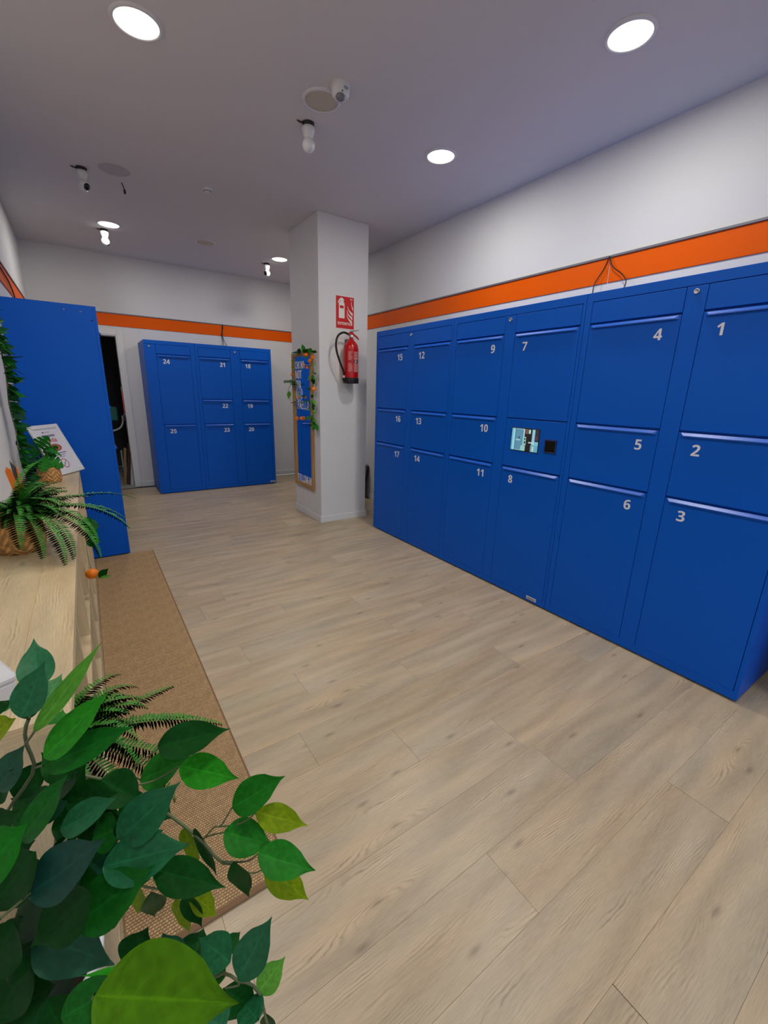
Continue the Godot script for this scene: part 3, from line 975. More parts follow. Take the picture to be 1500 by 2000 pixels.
	sprig_leaf(g, Vector3(1.985, 1.116, -4.262), Vector3(1.972, 1.090, -4.327))
	sprig_leaf(g, Vector3(1.985, 1.051, -4.252), Vector3(1.972, 1.028, -4.228))
	sprig_leaf(g, Vector3(1.985, 1.390, -4.239), Vector3(1.972, 1.352, -4.264))
	sprig_leaf(g, Vector3(1.985, 1.335, -4.222), Vector3(1.972, 1.282, -4.190))
	sprig_leaf(g, Vector3(1.985, 1.135, -4.227), Vector3(1.972, 1.118, -4.195))
	sprig_leaf(g, Vector3(1.985, 1.131, -4.228), Vector3(1.972, 1.099, -4.156))
	sprig_leaf(g, Vector3(1.985, 1.239, -4.252), Vector3(1.972, 1.204, -4.193))
	sprig_leaf(g, Vector3(1.985, 1.550, -4.244), Vector3(1.972, 1.494, -4.182))
	sprig_leaf(g, Vector3(1.985, 1.687, -4.211), Vector3(1.972, 1.670, -4.223))
	sprig_leaf(g, Vector3(1.985, 1.543, -4.218), Vector3(1.972, 1.530, -4.152))
	sprig_leaf(g, Vector3(1.985, 1.312, -4.255), Vector3(1.972, 1.287, -4.215))
	sprig_leaf(g, Vector3(1.985, 1.116, -4.228), Vector3(1.972, 1.058, -4.227))
	sprig_leaf(g, Vector3(1.985, 1.532, -4.244), Vector3(1.972, 1.520, -4.224))
	stem(g, [Vector3(1.988, 1.825, -4.709), Vector3(1.988, 1.834, -4.501), Vector3(1.988, 1.812, -4.296), Vector3(1.988, 1.768, -4.224), Vector3(1.988, 1.649, -4.217), Vector3(1.988, 1.447, -4.238), Vector3(1.988, 1.291, -4.245), Vector3(1.988, 1.132, -4.265), Vector3(1.988, 1.054, -4.230)], 0.003)
	stem(g, [Vector3(1.988, 1.148, -4.264), Vector3(1.988, 1.131, -4.449), Vector3(1.988, 1.124, -4.660)], 0.003)
	stem(g, [Vector3(1.988, 1.815, -4.724), Vector3(1.988, 1.720, -4.776), Vector3(1.988, 1.605, -4.800), Vector3(1.988, 1.527, -4.791), Vector3(1.988, 1.431, -4.922), Vector3(1.988, 1.310, -4.870)], 0.003)
	stem(g, [Vector3(1.988, 1.802, -4.297), Vector3(1.988, 1.756, -4.375)], 0.003)
	stem(g, [Vector3(1.988, 1.689, -4.228), Vector3(1.988, 1.683, -4.340), Vector3(1.988, 1.687, -4.444)], 0.003)

# ---------------------------------------------------------------- leaves and plants
func make_leaf_meshes() -> void:
	rng.seed = 4
	for k in 4:
		var pts := []
		var nv := 18
		var nu := 8
		for j in nv + 1:
			var t := pow(float(j) / nv, 1.7) if j < nv / 2 else lerpf(pow(0.5, 1.7), 1.0, (float(j) / nv - 0.5) * 2.0)
			var w := pow(sin(PI * pow(t, 0.70)), 1.0) * 0.52
			if t > 0.72:
				w *= 1.0 - 0.55 * pow((t - 0.72) / 0.28, 0.8)
			w = maxf(w, 0.004)
			for i in nu + 1:
				var s := (float(i) / nu) * 2.0 - 1.0
				var y := 0.30 * absf(s) * w * 0.5 + 0.030 * sin(t * 10.0 + k * 1.7 + s) * s * s
				y += 0.02 * sin(t * PI * 2.0 + k)
				pts.append(Vector3(s * w, y, t))
		var st := begin()
		st.set_smooth_group(0)
		grid(st, pts, nu, nv)
		leaf_meshes.append(smooth_end(st).commit())

var leaf_count := 0
func leaf(p: Node3D, tone: String, b: Vector3, t: Vector3, width: float, roll: int, arch: float) -> void:
	var z := t - b
	var length := z.length()
	z = z.normalized()
	var ref := Vector3(-0.10, 0.80, 0.55).normalized().rotated(z, deg_to_rad(roll))
	var x := ref.cross(z).normalized()
	var y := z.cross(x)
	leaf_count += 1
	var o := add_mesh("leaf", leaf_meshes[leaf_count % 4], M["leaf" + tone], p)
	o.transform = Transform3D(Basis(x * width, y * (width * 1.1 + length * arch), z * length), b)

func stem(p: Node3D, pts: Array, radius: float) -> void:
	part("stem", piped(pts, radius, 7, 0.75), M.stem, p)

func build_ficus() -> void:
	var p := thing("artificial_ficus", "leafy green artificial ficus in a white pot in the foreground", "plant", Vector3.ZERO)
	var c := Vector3(-0.215, 0.0, -0.76)
	part("pot", lathe([Vector2(0.001, 0.0), Vector2(0.085, 0.0), Vector2(0.090, 0.01), Vector2(0.108, 0.395), Vector2(0.112, 0.400), Vector2(0.112, 0.42), Vector2(0.104, 0.42), Vector2(0.100, 0.37), Vector2(0.001, 0.365)], 40), M.pot_white, p, Transform3D(Basis.IDENTITY, c))
	part("soil", lathe([Vector2(0.0995, 0.372), Vector2(0.06, 0.380), Vector2(0.001, 0.384)], 32, 0.02), M.soil, p, Transform3D(Basis.IDENTITY, c))
	for q in [[Vector3(-0.22, 0.38, -0.76), Vector3(-0.19, 0.55, -0.62), Vector3(-0.15, 0.72, -0.52)], [Vector3(-0.20, 0.38, -0.77), Vector3(-0.21, 0.60, -0.60), Vector3(-0.20, 0.85, -0.50)], [Vector3(-0.23, 0.38, -0.74), Vector3(-0.15, 0.50, -0.58), Vector3(-0.08, 0.60, -0.50)]]:
		part("trunk", piped(q, 0.006, 9, 0.6), M.bark, p)
	leaf(p, "D", Vector3(0.017, 1.042, -0.452), Vector3(0.084, 1.072, -0.402), 0.036, 0, 0.05)
	leaf(p, "M", Vector3(-0.003, 0.980, -0.482), Vector3(0.047, 1.017, -0.447), 0.036, 0, 0.06)
	leaf(p, "G", Vector3(0.035, 1.014, -0.442), Vector3(0.087, 1.011, -0.393), 0.034, 10, 0.07)
	leaf(p, "M", Vector3(0.076, 0.980, -0.390), Vector3(0.127, 1.024, -0.357), 0.035, -8, 0.05)
	leaf(p, "Y", Vector3(0.098, 0.971, -0.378), Vector3(0.150, 0.939, -0.356), 0.028, 15, 0.08)
	leaf(p, "M", Vector3(0.065, 0.954, -0.388), Vector3(0.109, 0.941, -0.354), 0.035, 5, 0.08)
	leaf(p, "M", Vector3(0.091, 0.942, -0.354), Vector3(0.140, 0.926, -0.315), 0.034, -5, 0.07)
	leaf(p, "Y", Vector3(0.098, 0.917, -0.354), Vector3(0.141, 0.850, -0.339), 0.029, 10, 0.05)
	leaf(p, "D", Vector3(0.069, 0.934, -0.366), Vector3(0.082, 0.863, -0.371), 0.023, 35, 0.10)
	leaf(p, "Y", Vector3(0.030, 0.948, -0.423), Vector3(0.040, 0.871, -0.428), 0.020, 40, 0.06)
	leaf(p, "D", Vector3(0.039, 0.957, -0.408), Vector3(0.057, 0.871, -0.404), 0.015, 50, 0.10)
	leaf(p, "D", Vector3(-0.004, 0.944, -0.395), Vector3(0.055, 0.929, -0.349), 0.033, 0, 0.06)
	leaf(p, "Y", Vector3(0.025, 0.891, -0.395), Vector3(0.050, 0.828, -0.394), 0.023, -15, 0.06)
	leaf(p, "Y", Vector3(0.013, 0.883, -0.401), Vector3(0.021, 0.796, -0.416), 0.019, 30, 0.08)
	leaf(p, "D", Vector3(0.019, 0.897, -0.389), Vector3(0.033, 0.828, -0.393), 0.019, 20, 0.08)
	leaf(p, "Y", Vector3(-0.022, 0.887, -0.438), Vector3(-0.027, 0.818, -0.456), 0.027, 20, 0.05)
	leaf(p, "D", Vector3(-0.009, 0.877, -0.426), Vector3(-0.011, 0.802, -0.453), 0.026, -20, 0.10)
	leaf(p, "M", Vector3(-0.036, 0.954, -0.408), Vector3(0.010, 0.965, -0.380), 0.036, 10, 0.08)
	leaf(p, "B", Vector3(0.051, 0.865, -0.305), Vector3(0.087, 0.926, -0.301), 0.033, -5, 0.05)
	leaf(p, "L", Vector3(0.068, 0.824, -0.305), Vector3(0.101, 0.837, -0.311), 0.024, 5, 0.06)
	leaf(p, "D", Vector3(0.038, 0.856, -0.311), Vector3(0.063, 0.806, -0.302), 0.030, 0, 0.06)
	leaf(p, "B", Vector3(0.047, 0.880, -0.313), Vector3(0.025, 0.878, -0.353), 0.031, 0, 0.10)
	leaf(p, "M", Vector3(0.043, 0.856, -0.320), Vector3(0.021, 0.805, -0.368), 0.025, 20, 0.05)
	leaf(p, "B", Vector3(0.062, 0.826, -0.284), Vector3(0.052, 0.818, -0.314), 0.027, 20, 0.06)
	leaf(p, "B", Vector3(0.032, 0.846, -0.286), Vector3(0.018, 0.857, -0.300), 0.029, 0, 0.05)
	leaf(p, "D", Vector3(0.073, 0.805, -0.295), Vector3(0.077, 0.750, -0.299), 0.016, 30, 0.05)
	leaf(p, "Y2", Vector3(-0.047, 1.024, -0.263), Vector3(0.034, 1.023, -0.206), 0.056, -6, 0.05)
	leaf(p, "M2", Vector3(-0.073, 0.980, -0.291), Vector3(-0.025, 1.012, -0.268), 0.026, 0, 0.06)
	leaf(p, "B2", Vector3(-0.104, 0.928, -0.408), Vector3(-0.046, 0.901, -0.359), 0.042, 10, 0.06)
	leaf(p, "G", Vector3(-0.018, 0.926, -0.323), Vector3(-0.071, 0.917, -0.356), 0.012, 60, 0.03)
	leaf(p, "D", Vector3(-0.041, 0.834, -0.396), Vector3(-0.018, 0.838, -0.419), 0.037, 0, 0.08)
	leaf(p, "B2", Vector3(-0.002, 0.845, -0.360), Vector3(-0.005, 0.857, -0.392), 0.032, 0, 0.06)
	leaf(p, "D", Vector3(0.015, 0.824, -0.367), Vector3(0.034, 0.827, -0.392), 0.038, 10, 0.08)
	leaf(p, "D", Vector3(0.002, 0.808, -0.382), Vector3(0.019, 0.795, -0.404), 0.029, 0, 0.05)
	leaf(p, "B3", Vector3(-0.092, 1.009, -0.377), Vector3(-0.033, 1.057, -0.352), 0.040, 0, 0.06)
	leaf(p, "B", Vector3(-0.068, 1.042, -0.396), Vector3(-0.021, 1.072, -0.374), 0.026, -10, 0.07)
	leaf(p, "B", Vector3(-0.027, 1.014, -0.384), Vector3(0.028, 1.068, -0.365), 0.037, 5, 0.05)
	leaf(p, "B", Vector3(-0.041, 1.000, -0.377), Vector3(0.027, 1.023, -0.337), 0.039, 5, 0.08)
	leaf(p, "M2", Vector3(-0.067, 0.961, -0.369), Vector3(-0.002, 1.014, -0.342), 0.042, 0, 0.07)
	leaf(p, "G2", Vector3(-0.112, 1.069, -0.360), Vector3(-0.075, 1.107, -0.348), 0.037, 0, 0.06)
	leaf(p, "M2", Vector3(-0.095, 1.041, -0.403), Vector3(-0.053, 1.101, -0.393), 0.027, -10, 0.08)
	leaf(p, "D", Vector3(-0.065, 1.029, -0.441), Vector3(-0.023, 1.039, -0.415), 0.031, 8, 0.10)
	leaf(p, "D", Vector3(-0.038, 1.024, -0.458), Vector3(-0.005, 0.993, -0.437), 0.036, 0, 0.10)
	leaf(p, "G", Vector3(-0.070, 1.112, -0.409), Vector3(-0.014, 1.169, -0.390), 0.029, -5, 0.05)
	leaf(p, "M2", Vector3(-0.073, 1.095, -0.418), Vector3(-0.000, 1.134, -0.381), 0.028, 0, 0.06)
	leaf(p, "L", Vector3(-0.072, 1.141, -0.408), Vector3(-0.014, 1.217, -0.393), 0.014, 40, 0.03)
	leaf(p, "B", Vector3(-0.063, 1.182, -0.403), Vector3(-0.065, 1.205, -0.450), 0.025, 10, 0.12)
	leaf(p, "B", Vector3(-0.075, 1.168, -0.393), Vector3(-0.053, 1.212, -0.394), 0.024, 15, 0.12)
	leaf(p, "D", Vector3(-0.074, 1.152, -0.413), Vector3(-0.072, 1.181, -0.421), 0.019, -10, 0.08)
	leaf(p, "L2", Vector3(-0.067, 1.148, -0.432), Vector3(-0.051, 1.163, -0.451), 0.021, 10, 0.12)
	leaf(p, "Y", Vector3(-0.101, 1.150, -0.406), Vector3(-0.078, 1.167, -0.396), 0.023, 0, 0.08)
	leaf(p, "D", Vector3(-0.105, 1.153, -0.434), Vector3(-0.082, 1.168, -0.424), 0.011, 30, 0.05)
	leaf(p, "B2", Vector3(-0.110, 1.074, -0.436), Vector3(-0.083, 1.116, -0.432), 0.026, 0, 0.08)
	leaf(p, "M", Vector3(-0.071, 1.116, -0.449), Vector3(-0.060, 1.115, -0.467), 0.020, 10, 0.06)
	leaf(p, "M", Vector3(-0.062, 1.099, -0.462), Vector3(-0.060, 1.102, -0.487), 0.011, 30, 0.06)
	leaf(p, "M", Vector3(-0.072, 1.149, -0.461), Vector3(-0.068, 1.156, -0.486), 0.011, 30, 0.06)
	leaf(p, "L2", Vector3(-0.102, 1.159, -0.435), Vector3(-0.081, 1.163, -0.422), 0.010, 45, 0.04)
	leaf(p, "D2", Vector3(-0.050, 1.002, -0.358), Vector3(-0.101, 0.953, -0.377), 0.043, 0, 0.08)
	leaf(p, "D2", Vector3(-0.084, 1.045, -0.383), Vector3(-0.127, 0.990, -0.394), 0.039, 0, 0.08)
	leaf(p, "D2", Vector3(-0.075, 0.987, -0.395), Vector3(-0.131, 0.906, -0.432), 0.043, 10, 0.07)
	leaf(p, "D2", Vector3(-0.112, 0.962, -0.400), Vector3(-0.142, 0.904, -0.401), 0.041, 0, 0.08)
	leaf(p, "D2", Vector3(-0.077, 0.886, -0.401), Vector3(-0.142, 0.795, -0.440), 0.052, 0, 0.06)
	leaf(p, "D2", Vector3(-0.111, 0.901, -0.404), Vector3(-0.151, 0.840, -0.410), 0.043, 0, 0.06)
	leaf(p, "D2", Vector3(-0.072, 0.988, -0.431), Vector3(-0.041, 0.933, -0.416), 0.039, 0, 0.08)
	leaf(p, "D2", Vector3(-0.080, 1.017, -0.447), Vector3(-0.117, 1.011, -0.496), 0.036, 0, 0.10)
	leaf(p, "D2", Vector3(-0.032, 0.945, -0.389), Vector3(-0.076, 0.896, -0.428), 0.036, 0, 0.10)
	leaf(p, "M2", Vector3(-0.031, 0.950, -0.289), Vector3(-0.068, 0.922, -0.306), 0.037, 0, 0.06)
	leaf(p, "D", Vector3(-0.006, 0.932, -0.291), Vector3(-0.023, 0.890, -0.289), 0.039, 0, 0.06)
	leaf(p, "D2", Vector3(-0.103, 0.869, -0.388), Vector3(-0.093, 0.828, -0.367), 0.034, 0, 0.06)
	leaf(p, "D2", Vector3(-0.023, 1.004, -0.416), Vector3(-0.064, 0.957, -0.453), 0.032, 0, 0.10)
	leaf(p, "D", Vector3(-0.048, 1.070, -0.430), Vector3(-0.089, 1.021, -0.467), 0.030, 0, 0.10)
	leaf(p, "M", Vector3(0.001, 0.965, -0.424), Vector3(-0.028, 0.905, -0.449), 0.034, 0, 0.08)
	leaf(p, "M", Vector3(0.014, 0.954, -0.412), Vector3(-0.006, 0.889, -0.428), 0.034, 0, 0.08)
	leaf(p, "D", Vector3(-0.008, 0.987, -0.450), Vector3(0.022, 0.947, -0.441), 0.029, 0, 0.08)
	leaf(p, "M2", Vector3(-0.114, 1.002, -0.453), Vector3(-0.073, 1.036, -0.436), 0.030, 0, 0.08)
	leaf(p, "B2", Vector3(-0.098, 1.011, -0.457), Vector3(-0.058, 1.028, -0.461), 0.032, 0, 0.08)
	leaf(p, "D2", Vector3(-0.105, 1.040, -0.459), Vector3(-0.079, 1.061, -0.474), 0.028, 0, 0.08)
	leaf(p, "D2", Vector3(-0.084, 0.992, -0.454), Vector3(-0.046, 0.989, -0.452), 0.035, 0, 0.08)
	leaf(p, "M2", Vector3(-0.063, 0.993, -0.452), Vector3(-0.022, 0.964, -0.439), 0.036, 0, 0.08)
	leaf(p, "D2", Vector3(-0.119, 0.977, -0.422), Vector3(-0.080, 1.005, -0.405), 0.038, 0, 0.08)
	leaf(p, "D2", Vector3(-0.123, 0.988, -0.441), Vector3(-0.092, 1.012, -0.428), 0.034, 0, 0.08)
	leaf(p, "D2", Vector3(-0.090, 0.974, -0.426), Vector3(-0.052, 0.984, -0.416), 0.040, 0, 0.08)
	leaf(p, "D2", Vector3(-0.085, 0.946, -0.414), Vector3(-0.044, 0.945, -0.398), 0.045, 0, 0.08)
	leaf(p, "M2", Vector3(-0.057, 0.908, -0.407), Vector3(-0.029, 0.923, -0.405), 0.037, 0, 0.08)
	leaf(p, "D", Vector3(-0.058, 1.060, -0.433), Vector3(-0.081, 1.075, -0.467), 0.025, 0, 0.08)
	leaf(p, "D", Vector3(-0.070, 1.031, -0.445), Vector3(-0.046, 1.058, -0.450), 0.026, 10, 0.08)
	leaf(p, "D2", Vector3(-0.116, 1.067, -0.438), Vector3(-0.094, 1.094, -0.432), 0.027, 0, 0.08)
	leaf(p, "D2", Vector3(-0.125, 1.032, -0.432), Vector3(-0.095, 1.059, -0.421), 0.032, 0, 0.08)
	leaf(p, "D2", Vector3(-0.134, 0.900, -0.420), Vector3(-0.094, 0.939, -0.405), 0.048, 0, 0.08)
	leaf(p, "D2", Vector3(-0.136, 0.840, -0.413), Vector3(-0.096, 0.870, -0.395), 0.044, 0, 0.08)
	leaf(p, "B2", Vector3(-0.063, 0.958, -0.428), Vector3(-0.023, 0.964, -0.415), 0.037, 0, 0.08)
	leaf(p, "M2", Vector3(-0.028, 0.984, -0.444), Vector3(0.006, 0.992, -0.436), 0.033, 0, 0.08)
	leaf(p, "D", Vector3(-0.034, 1.014, -0.439), Vector3(-0.066, 0.972, -0.460), 0.030, 0, 0.08)
	leaf(p, "B", Vector3(-0.024, 0.953, -0.424), Vector3(0.010, 0.965, -0.417), 0.033, 0, 0.08)
	leaf(p, "M2", Vector3(-0.051, 0.983, -0.428), Vector3(-0.015, 1.004, -0.410), 0.034, 0, 0.08)
	leaf(p, "D", Vector3(0.048, 0.839, -0.349), Vector3(0.067, 0.836, -0.360), 0.017, 0, 0.08)
	stem(p, [Vector3(-0.162, 0.591, -0.523), Vector3(-0.117, 0.817, -0.506), Vector3(-0.089, 0.941, -0.490), Vector3(-0.067, 1.022, -0.477), Vector3(-0.037, 1.015, -0.467), Vector3(-0.016, 1.000, -0.460), Vector3(0.005, 0.977, -0.444), Vector3(0.024, 0.960, -0.425), Vector3(0.044, 0.939, -0.404), Vector3(0.057, 0.923, -0.383), Vector3(0.069, 0.926, -0.370)], 0.0022)
	stem(p, [Vector3(0.044, 0.939, -0.404), Vector3(0.058, 0.954, -0.400), Vector3(0.064, 0.956, -0.396), Vector3(0.076, 0.980, -0.390)], 0.0010)
	stem(p, [Vector3(0.058, 0.954, -0.400), Vector3(0.082, 0.959, -0.384), Vector3(0.098, 0.970, -0.378)], 0.0010)
	stem(p, [Vector3(0.045, 0.941, -0.404), Vector3(0.053, 0.945, -0.400), Vector3(0.065, 0.954, -0.388)], 0.0010)
	stem(p, [Vector3(0.057, 0.923, -0.383), Vector3(0.080, 0.929, -0.363), Vector3(0.091, 0.942, -0.354)], 0.0010)
	stem(p, [Vector3(0.062, 0.922, -0.380), Vector3(0.084, 0.911, -0.361), Vector3(0.098, 0.917, -0.354)], 0.0010)
	stem(p, [Vector3(-0.037, 1.015, -0.467), Vector3(-0.019, 1.014, -0.466), Vector3(-0.003, 0.980, -0.482)], 0.0010)
	stem(p, [Vector3(-0.025, 1.007, -0.462), Vector3(-0.008, 1.019, -0.461), Vector3(0.017, 1.041, -0.451)], 0.0010)
	stem(p, [Vector3(-0.016, 1.000, -0.460), Vector3(0.008, 0.997, -0.455), Vector3(0.035, 1.014, -0.442)], 0.0010)
	stem(p, [Vector3(-0.158, 0.636, -0.498), Vector3(-0.134, 0.785, -0.482), Vector3(-0.109, 0.962, -0.449), Vector3(-0.113, 1.030, -0.449), Vector3(-0.098, 1.054, -0.446), Vector3(-0.084, 1.077, -0.445), Vector3(-0.083, 1.116, -0.432), Vector3(-0.080, 1.135, -0.424), Vector3(-0.074, 1.152, -0.413)], 0.0020)
	stem(p, [Vector3(-0.084, 1.077, -0.445), Vector3(-0.073, 1.097, -0.419)], 0.0012)
	stem(p, [Vector3(-0.083, 1.116, -0.432), Vector3(-0.072, 1.141, -0.408), Vector3(-0.066, 1.146, -0.418), Vector3(-0.067, 1.148, -0.432)], 0.0012)
	stem(p, [Vector3(-0.074, 1.152, -0.413), Vector3(-0.066, 1.166, -0.412), Vector3(-0.063, 1.182, -0.403)], 0.0010)
	stem(p, [Vector3(-0.130, 0.725, -0.483), Vector3(-0.102, 0.966, -0.420), Vector3(-0.087, 0.990, -0.417), Vector3(-0.071, 0.993, -0.433)], 0.0016)
	stem(p, [Vector3(-0.107, 1.025, -0.354), Vector3(-0.092, 1.010, -0.377)], 0.0012)
	stem(p, [Vector3(-0.151, 0.621, -0.501), Vector3(-0.095, 0.726, -0.459), Vector3(-0.019, 0.802, -0.395), Vector3(0.029, 0.839, -0.336), Vector3(0.042, 0.857, -0.321), Vector3(0.051, 0.863, -0.304), Vector3(0.062, 0.847, -0.304), Vector3(0.071, 0.820, -0.301), Vector3(0.071, 0.807, -0.297), Vector3(0.073, 0.789, -0.290)], 0.0018)
	stem(p, [Vector3(0.051, 0.863, -0.304), Vector3(0.050, 0.858, -0.304), Vector3(0.039, 0.856, -0.310)], 0.0010)
	stem(p, [Vector3(0.062, 0.847, -0.304), Vector3(0.068, 0.825, -0.305)], 0.0010)
	stem(p, [Vector3(0.071, 0.807, -0.297), Vector3(0.062, 0.827, -0.285)], 0.0010)
	stem(p, [Vector3(-0.087, 0.820, -0.461), Vector3(-0.034, 0.911, -0.417), Vector3(-0.007, 0.903, -0.409), Vector3(0.008, 0.887, -0.405), Vector3(0.026, 0.891, -0.394)], 0.0014)
	stem(p, [Vector3(-0.112, 0.817, -0.502), Vector3(-0.068, 0.949, -0.378)], 0.0012)
	stem(p, [Vector3(-0.148, 0.636, -0.491), Vector3(-0.081, 0.854, -0.367), Vector3(-0.047, 1.023, -0.264)], 0.0016)

func frond(length: float, droop: float, seed_: int, lift := 0.35) -> ArrayMesh:
	# rachis from the origin towards +z with paired narrow leaflets
	rng.seed = seed_
	var st := begin()
	var n := int(length / 0.0082)
	var pos := Vector3.ZERO
	var ang := lift
	var spine := []
	for i in n + 1:
		spine.append([pos, ang])
		pos += Vector3(0, sin(ang), cos(ang)) * length / n
		ang -= droop / n * (0.4 + 1.2 * i / n)
	for i in range(2, n):
		var t := float(i) / n
		var p: Vector3 = spine[i][0]
		var d := Vector3(0, sin(spine[i][1]), cos(spine[i][1]))
		var up := Vector3(0, d.z, -d.y)
		var w := 0.032 * pow(sin(PI * clampf(t * 0.86 + 0.12, 0, 1)), 0.8) + 0.003
		for s in [-1.0, 1.0]:
			var dir := (Vector3(s, 0, 0) + d * (0.28 + rng.randf_range(-0.08, 0.08)) + up * rng.randf_range(-0.12, 0.16)).normalized()
			var wid := d * 0.0031
			var g := rng.randf_range(0.62, 1.0)
			tint = Color(g, g, g * 0.9)
			var a := p + dir * w * 0.45 + up * 0.0012
			var tip := p + dir * w - up * w * 0.12
			for tri in [[p - wid * 0.6, a + wid, p + wid * 0.6], [p - wid * 0.6, a - wid, a + wid], [a - wid, tip, a + wid]]:
				for v in tri:
					st.set_color(tint)
					st.set_normal((up + dir * 0.15).normalized())
					st.set_uv(Vector2(0.5, t))
					st.add_vertex(v)
	tint = Color(0.55, 0.5, 0.3)
	for i in n:
		var p: Vector3 = spine[i][0]
		var q: Vector3 = spine[i + 1][0]
		var r := 0.0012 * (1.0 - 0.6 * i / n)
		face(st, [p + Vector3(-r, 0, 0), q + Vector3(-r, 0, 0), q + Vector3(0, r, 0), p + Vector3(0, r, 0)], Vector3(-1, 1, 0))
		face(st, [p + Vector3(r, 0, 0), q + Vector3(r, 0, 0), q + Vector3(0, r, 0), p + Vector3(0, r, 0)], Vector3(1, 1, 0))
	tint = Color.WHITE
	return st.commit()

func basket(parent: Node3D, r: float, h: float) -> void:
	part("basket", lathe([Vector2(0.001, 0.0), Vector2(r * 0.90, 0.0), Vector2(r * 0.99, h * 0.10), Vector2(r * 1.03, h * 0.35), Vector2(r * 0.98, h * 0.70), Vector2(r * 0.95, h), Vector2(r * 0.88, h), Vector2(r * 0.88, h * 0.88), Vector2(0.001, h * 0.86)], 48, 0.012), M.basket, parent)
	part("rim", piped([Vector3(r * 0.93, h, 0), Vector3(0, h + 0.003, r * 0.93), Vector3(-r * 0.93, h, 0), Vector3(0, h + 0.002, -r * 0.93), Vector3(r * 0.93, h, 0.001)], 0.006, 8), M.basket, parent)
	part("soil", lathe([Vector2(r * 0.88, h * 0.87), Vector2(r * 0.4, h * 0.92), Vector2(0.001, h * 0.93)], 24), M.soil, parent)

func build_shelf_plants() -> void:
	# big fern in a braided basket
	var f := thing("potted_fern", "large fern overflowing a braided basket on the oak shelf", "plant", Vector3(-0.282, 0.785, -2.13))
	basket(f, 0.080, 0.165)
	var kinds := []
	for k in 6:
		kinds.append(frond(0.20 + 0.035 * k, 1.0 + 0.34 * k, 100 + k, 0.75))
	rng.seed = 8
	var tufts := []
	for k in 4:
		tufts.append(frond(0.13 + 0.016 * k, 1.0 + 0.22 * k, 150 + k, 0.5))
	for k in 150:
		var a := TAU * k / 150.0 * 5.0 + rng.randf_range(-0.2, 0.2)
		var wallward := cos(a) < -0.15
		var o := add_mesh("frond", tufts[k % 4] if wallward or k % 5 else kinds[k % 2], M.fern, f)
		var s := rng.randf_range(0.75, 1.1) * (0.58 if wallward else 1.0)
		var out := rng.randf_range(0.0, 0.05)
		o.transform = Transform3D(Basis(Vector3.UP, a + PI / 2) * Basis(Vector3.RIGHT, rng.randf_range(-0.55, 0.30)) * Basis.from_scale(Vector3(s, s, s)), Vector3(cos(a) * out, 0.155, -sin(a) * out))
	for q in [[18, 0.30, 2.2, 0.25], [35, 0.34, 2.1, 0.2], [50, 0.34, 1.9, 0.3], [66, 0.38, 1.3, 0.25], [80, 0.33, 1.1, 0.2], [100, 0.38, 0.9, 0.3], [6, 0.27, 2.7, 0.5], [27, 0.36, 2.0, 0.2], [42, 0.40, 1.7, 0.2]]:
		var o := add_mesh("frond", frond(q[1], q[2], 300 + int(q[0]), q[3]), M.fern, f)
		o.transform = Transform3D(Basis(Vector3.UP, deg_to_rad(q[0])), Vector3(sin(deg_to_rad(q[0])) * 0.06, 0.16, cos(deg_to_rad(q[0])) * 0.06))
	# orange folded bloom standing behind it
	var b := thing("orange_bloom", "orange bird-of-paradise bloom with two upright petals behind the fern", "flower", Vector3(-0.288, 0.800, -2.42))
	for q in [[Vector2(-0.012, 0.10), Vector2(-0.036, 0.255), Vector2(-0.030, 0.275), Vector2(-0.016, 0.265), Vector2(0.006, 0.14), Vector2(0.014, 0.115)], [Vector2(0.0, 0.10), Vector2(0.016, 0.11), Vector2(0.014, 0.20), Vector2(0.006, 0.275), Vector2(0.002, 0.275), Vector2(0.004, 0.18)]]:
		var st := begin()
		prism(st, PackedVector2Array(q), -0.003, 0.003)
		part("petal", st, M.bloom, b)
	var sp := begin()
	prism(sp, PackedVector2Array([Vector2(-0.006, 0.15), Vector2(0.004, 0.15), Vector2(0.002, 0.27), Vector2(-0.016, 0.30)]), -0.010, -0.005)
	part("tongue", sp, M.bloom_grey, b)
	part("stalk", piped([Vector3(0, -0.015, 0), Vector3(0.002, 0.06, 0), Vector3(0.0, 0.118, 0)], 0.006), M.stem, b)
	# monstera in a small basket
	var m := thing("potted_monstera", "small split-leaf monstera in a woven basket beside the framed notice", "plant", Vector3(-0.262, 0.785, -3.62))
	basket(m, 0.066, 0.105)
	for q in [["M", Vector3(-0.02, 0.17, 0.0), Vector3(0.085, 0.12, 0.05), 0.12, 10], ["M2", Vector3(-0.03, 0.24, 0.01), Vector3(0.03, 0.30, 0.04), 0.10, 30], ["M", Vector3(0.01, 0.22, 0.0), Vector3(0.09, 0.19, 0.0), 0.07, -20], ["D", Vector3(-0.04, 0.18, 0.02), Vector3(-0.06, 0.26, 0.04), 0.09, 0], ["M2", Vector3(-0.05, 0.15, 0.03), Vector3(-0.10, 0.13, 0.06), 0.09, 0], ["D", Vector3(0.0, 0.18, -0.04), Vector3(0.07, 0.24, -0.08), 0.07, 0], ["M", Vector3(-0.01, 0.15, 0.04), Vector3(-0.02, 0.10, 0.11), 0.08, 0]]:
		split_leaf(m, q[0], q[1], q[2], q[3], q[4])
		part("leaf_stalk", piped([Vector3(0, 0.095, 0), (q[1] + Vector3(0, 0.06, 0)) * 0.6, q[1]], 0.0022), M.stem, m)
	# second fern inside the shelf, spilling out near its end
	var g := thing("shelf_fern", "dark fern spilling out of the shelf compartment over the jute rug", "plant", Vector3(-0.21, 0.419, -1.20))
	part("pot", lathe([Vector2(0.001, 0.0), Vector2(0.055, 0.0), Vector2(0.066, 0.10), Vector2(0.066, 0.11), Vector2(0.058, 0.108), Vector2(0.056, 0.09), Vector2(0.001, 0.088)], 28), M.pot_white, g)
	rng.seed = 21
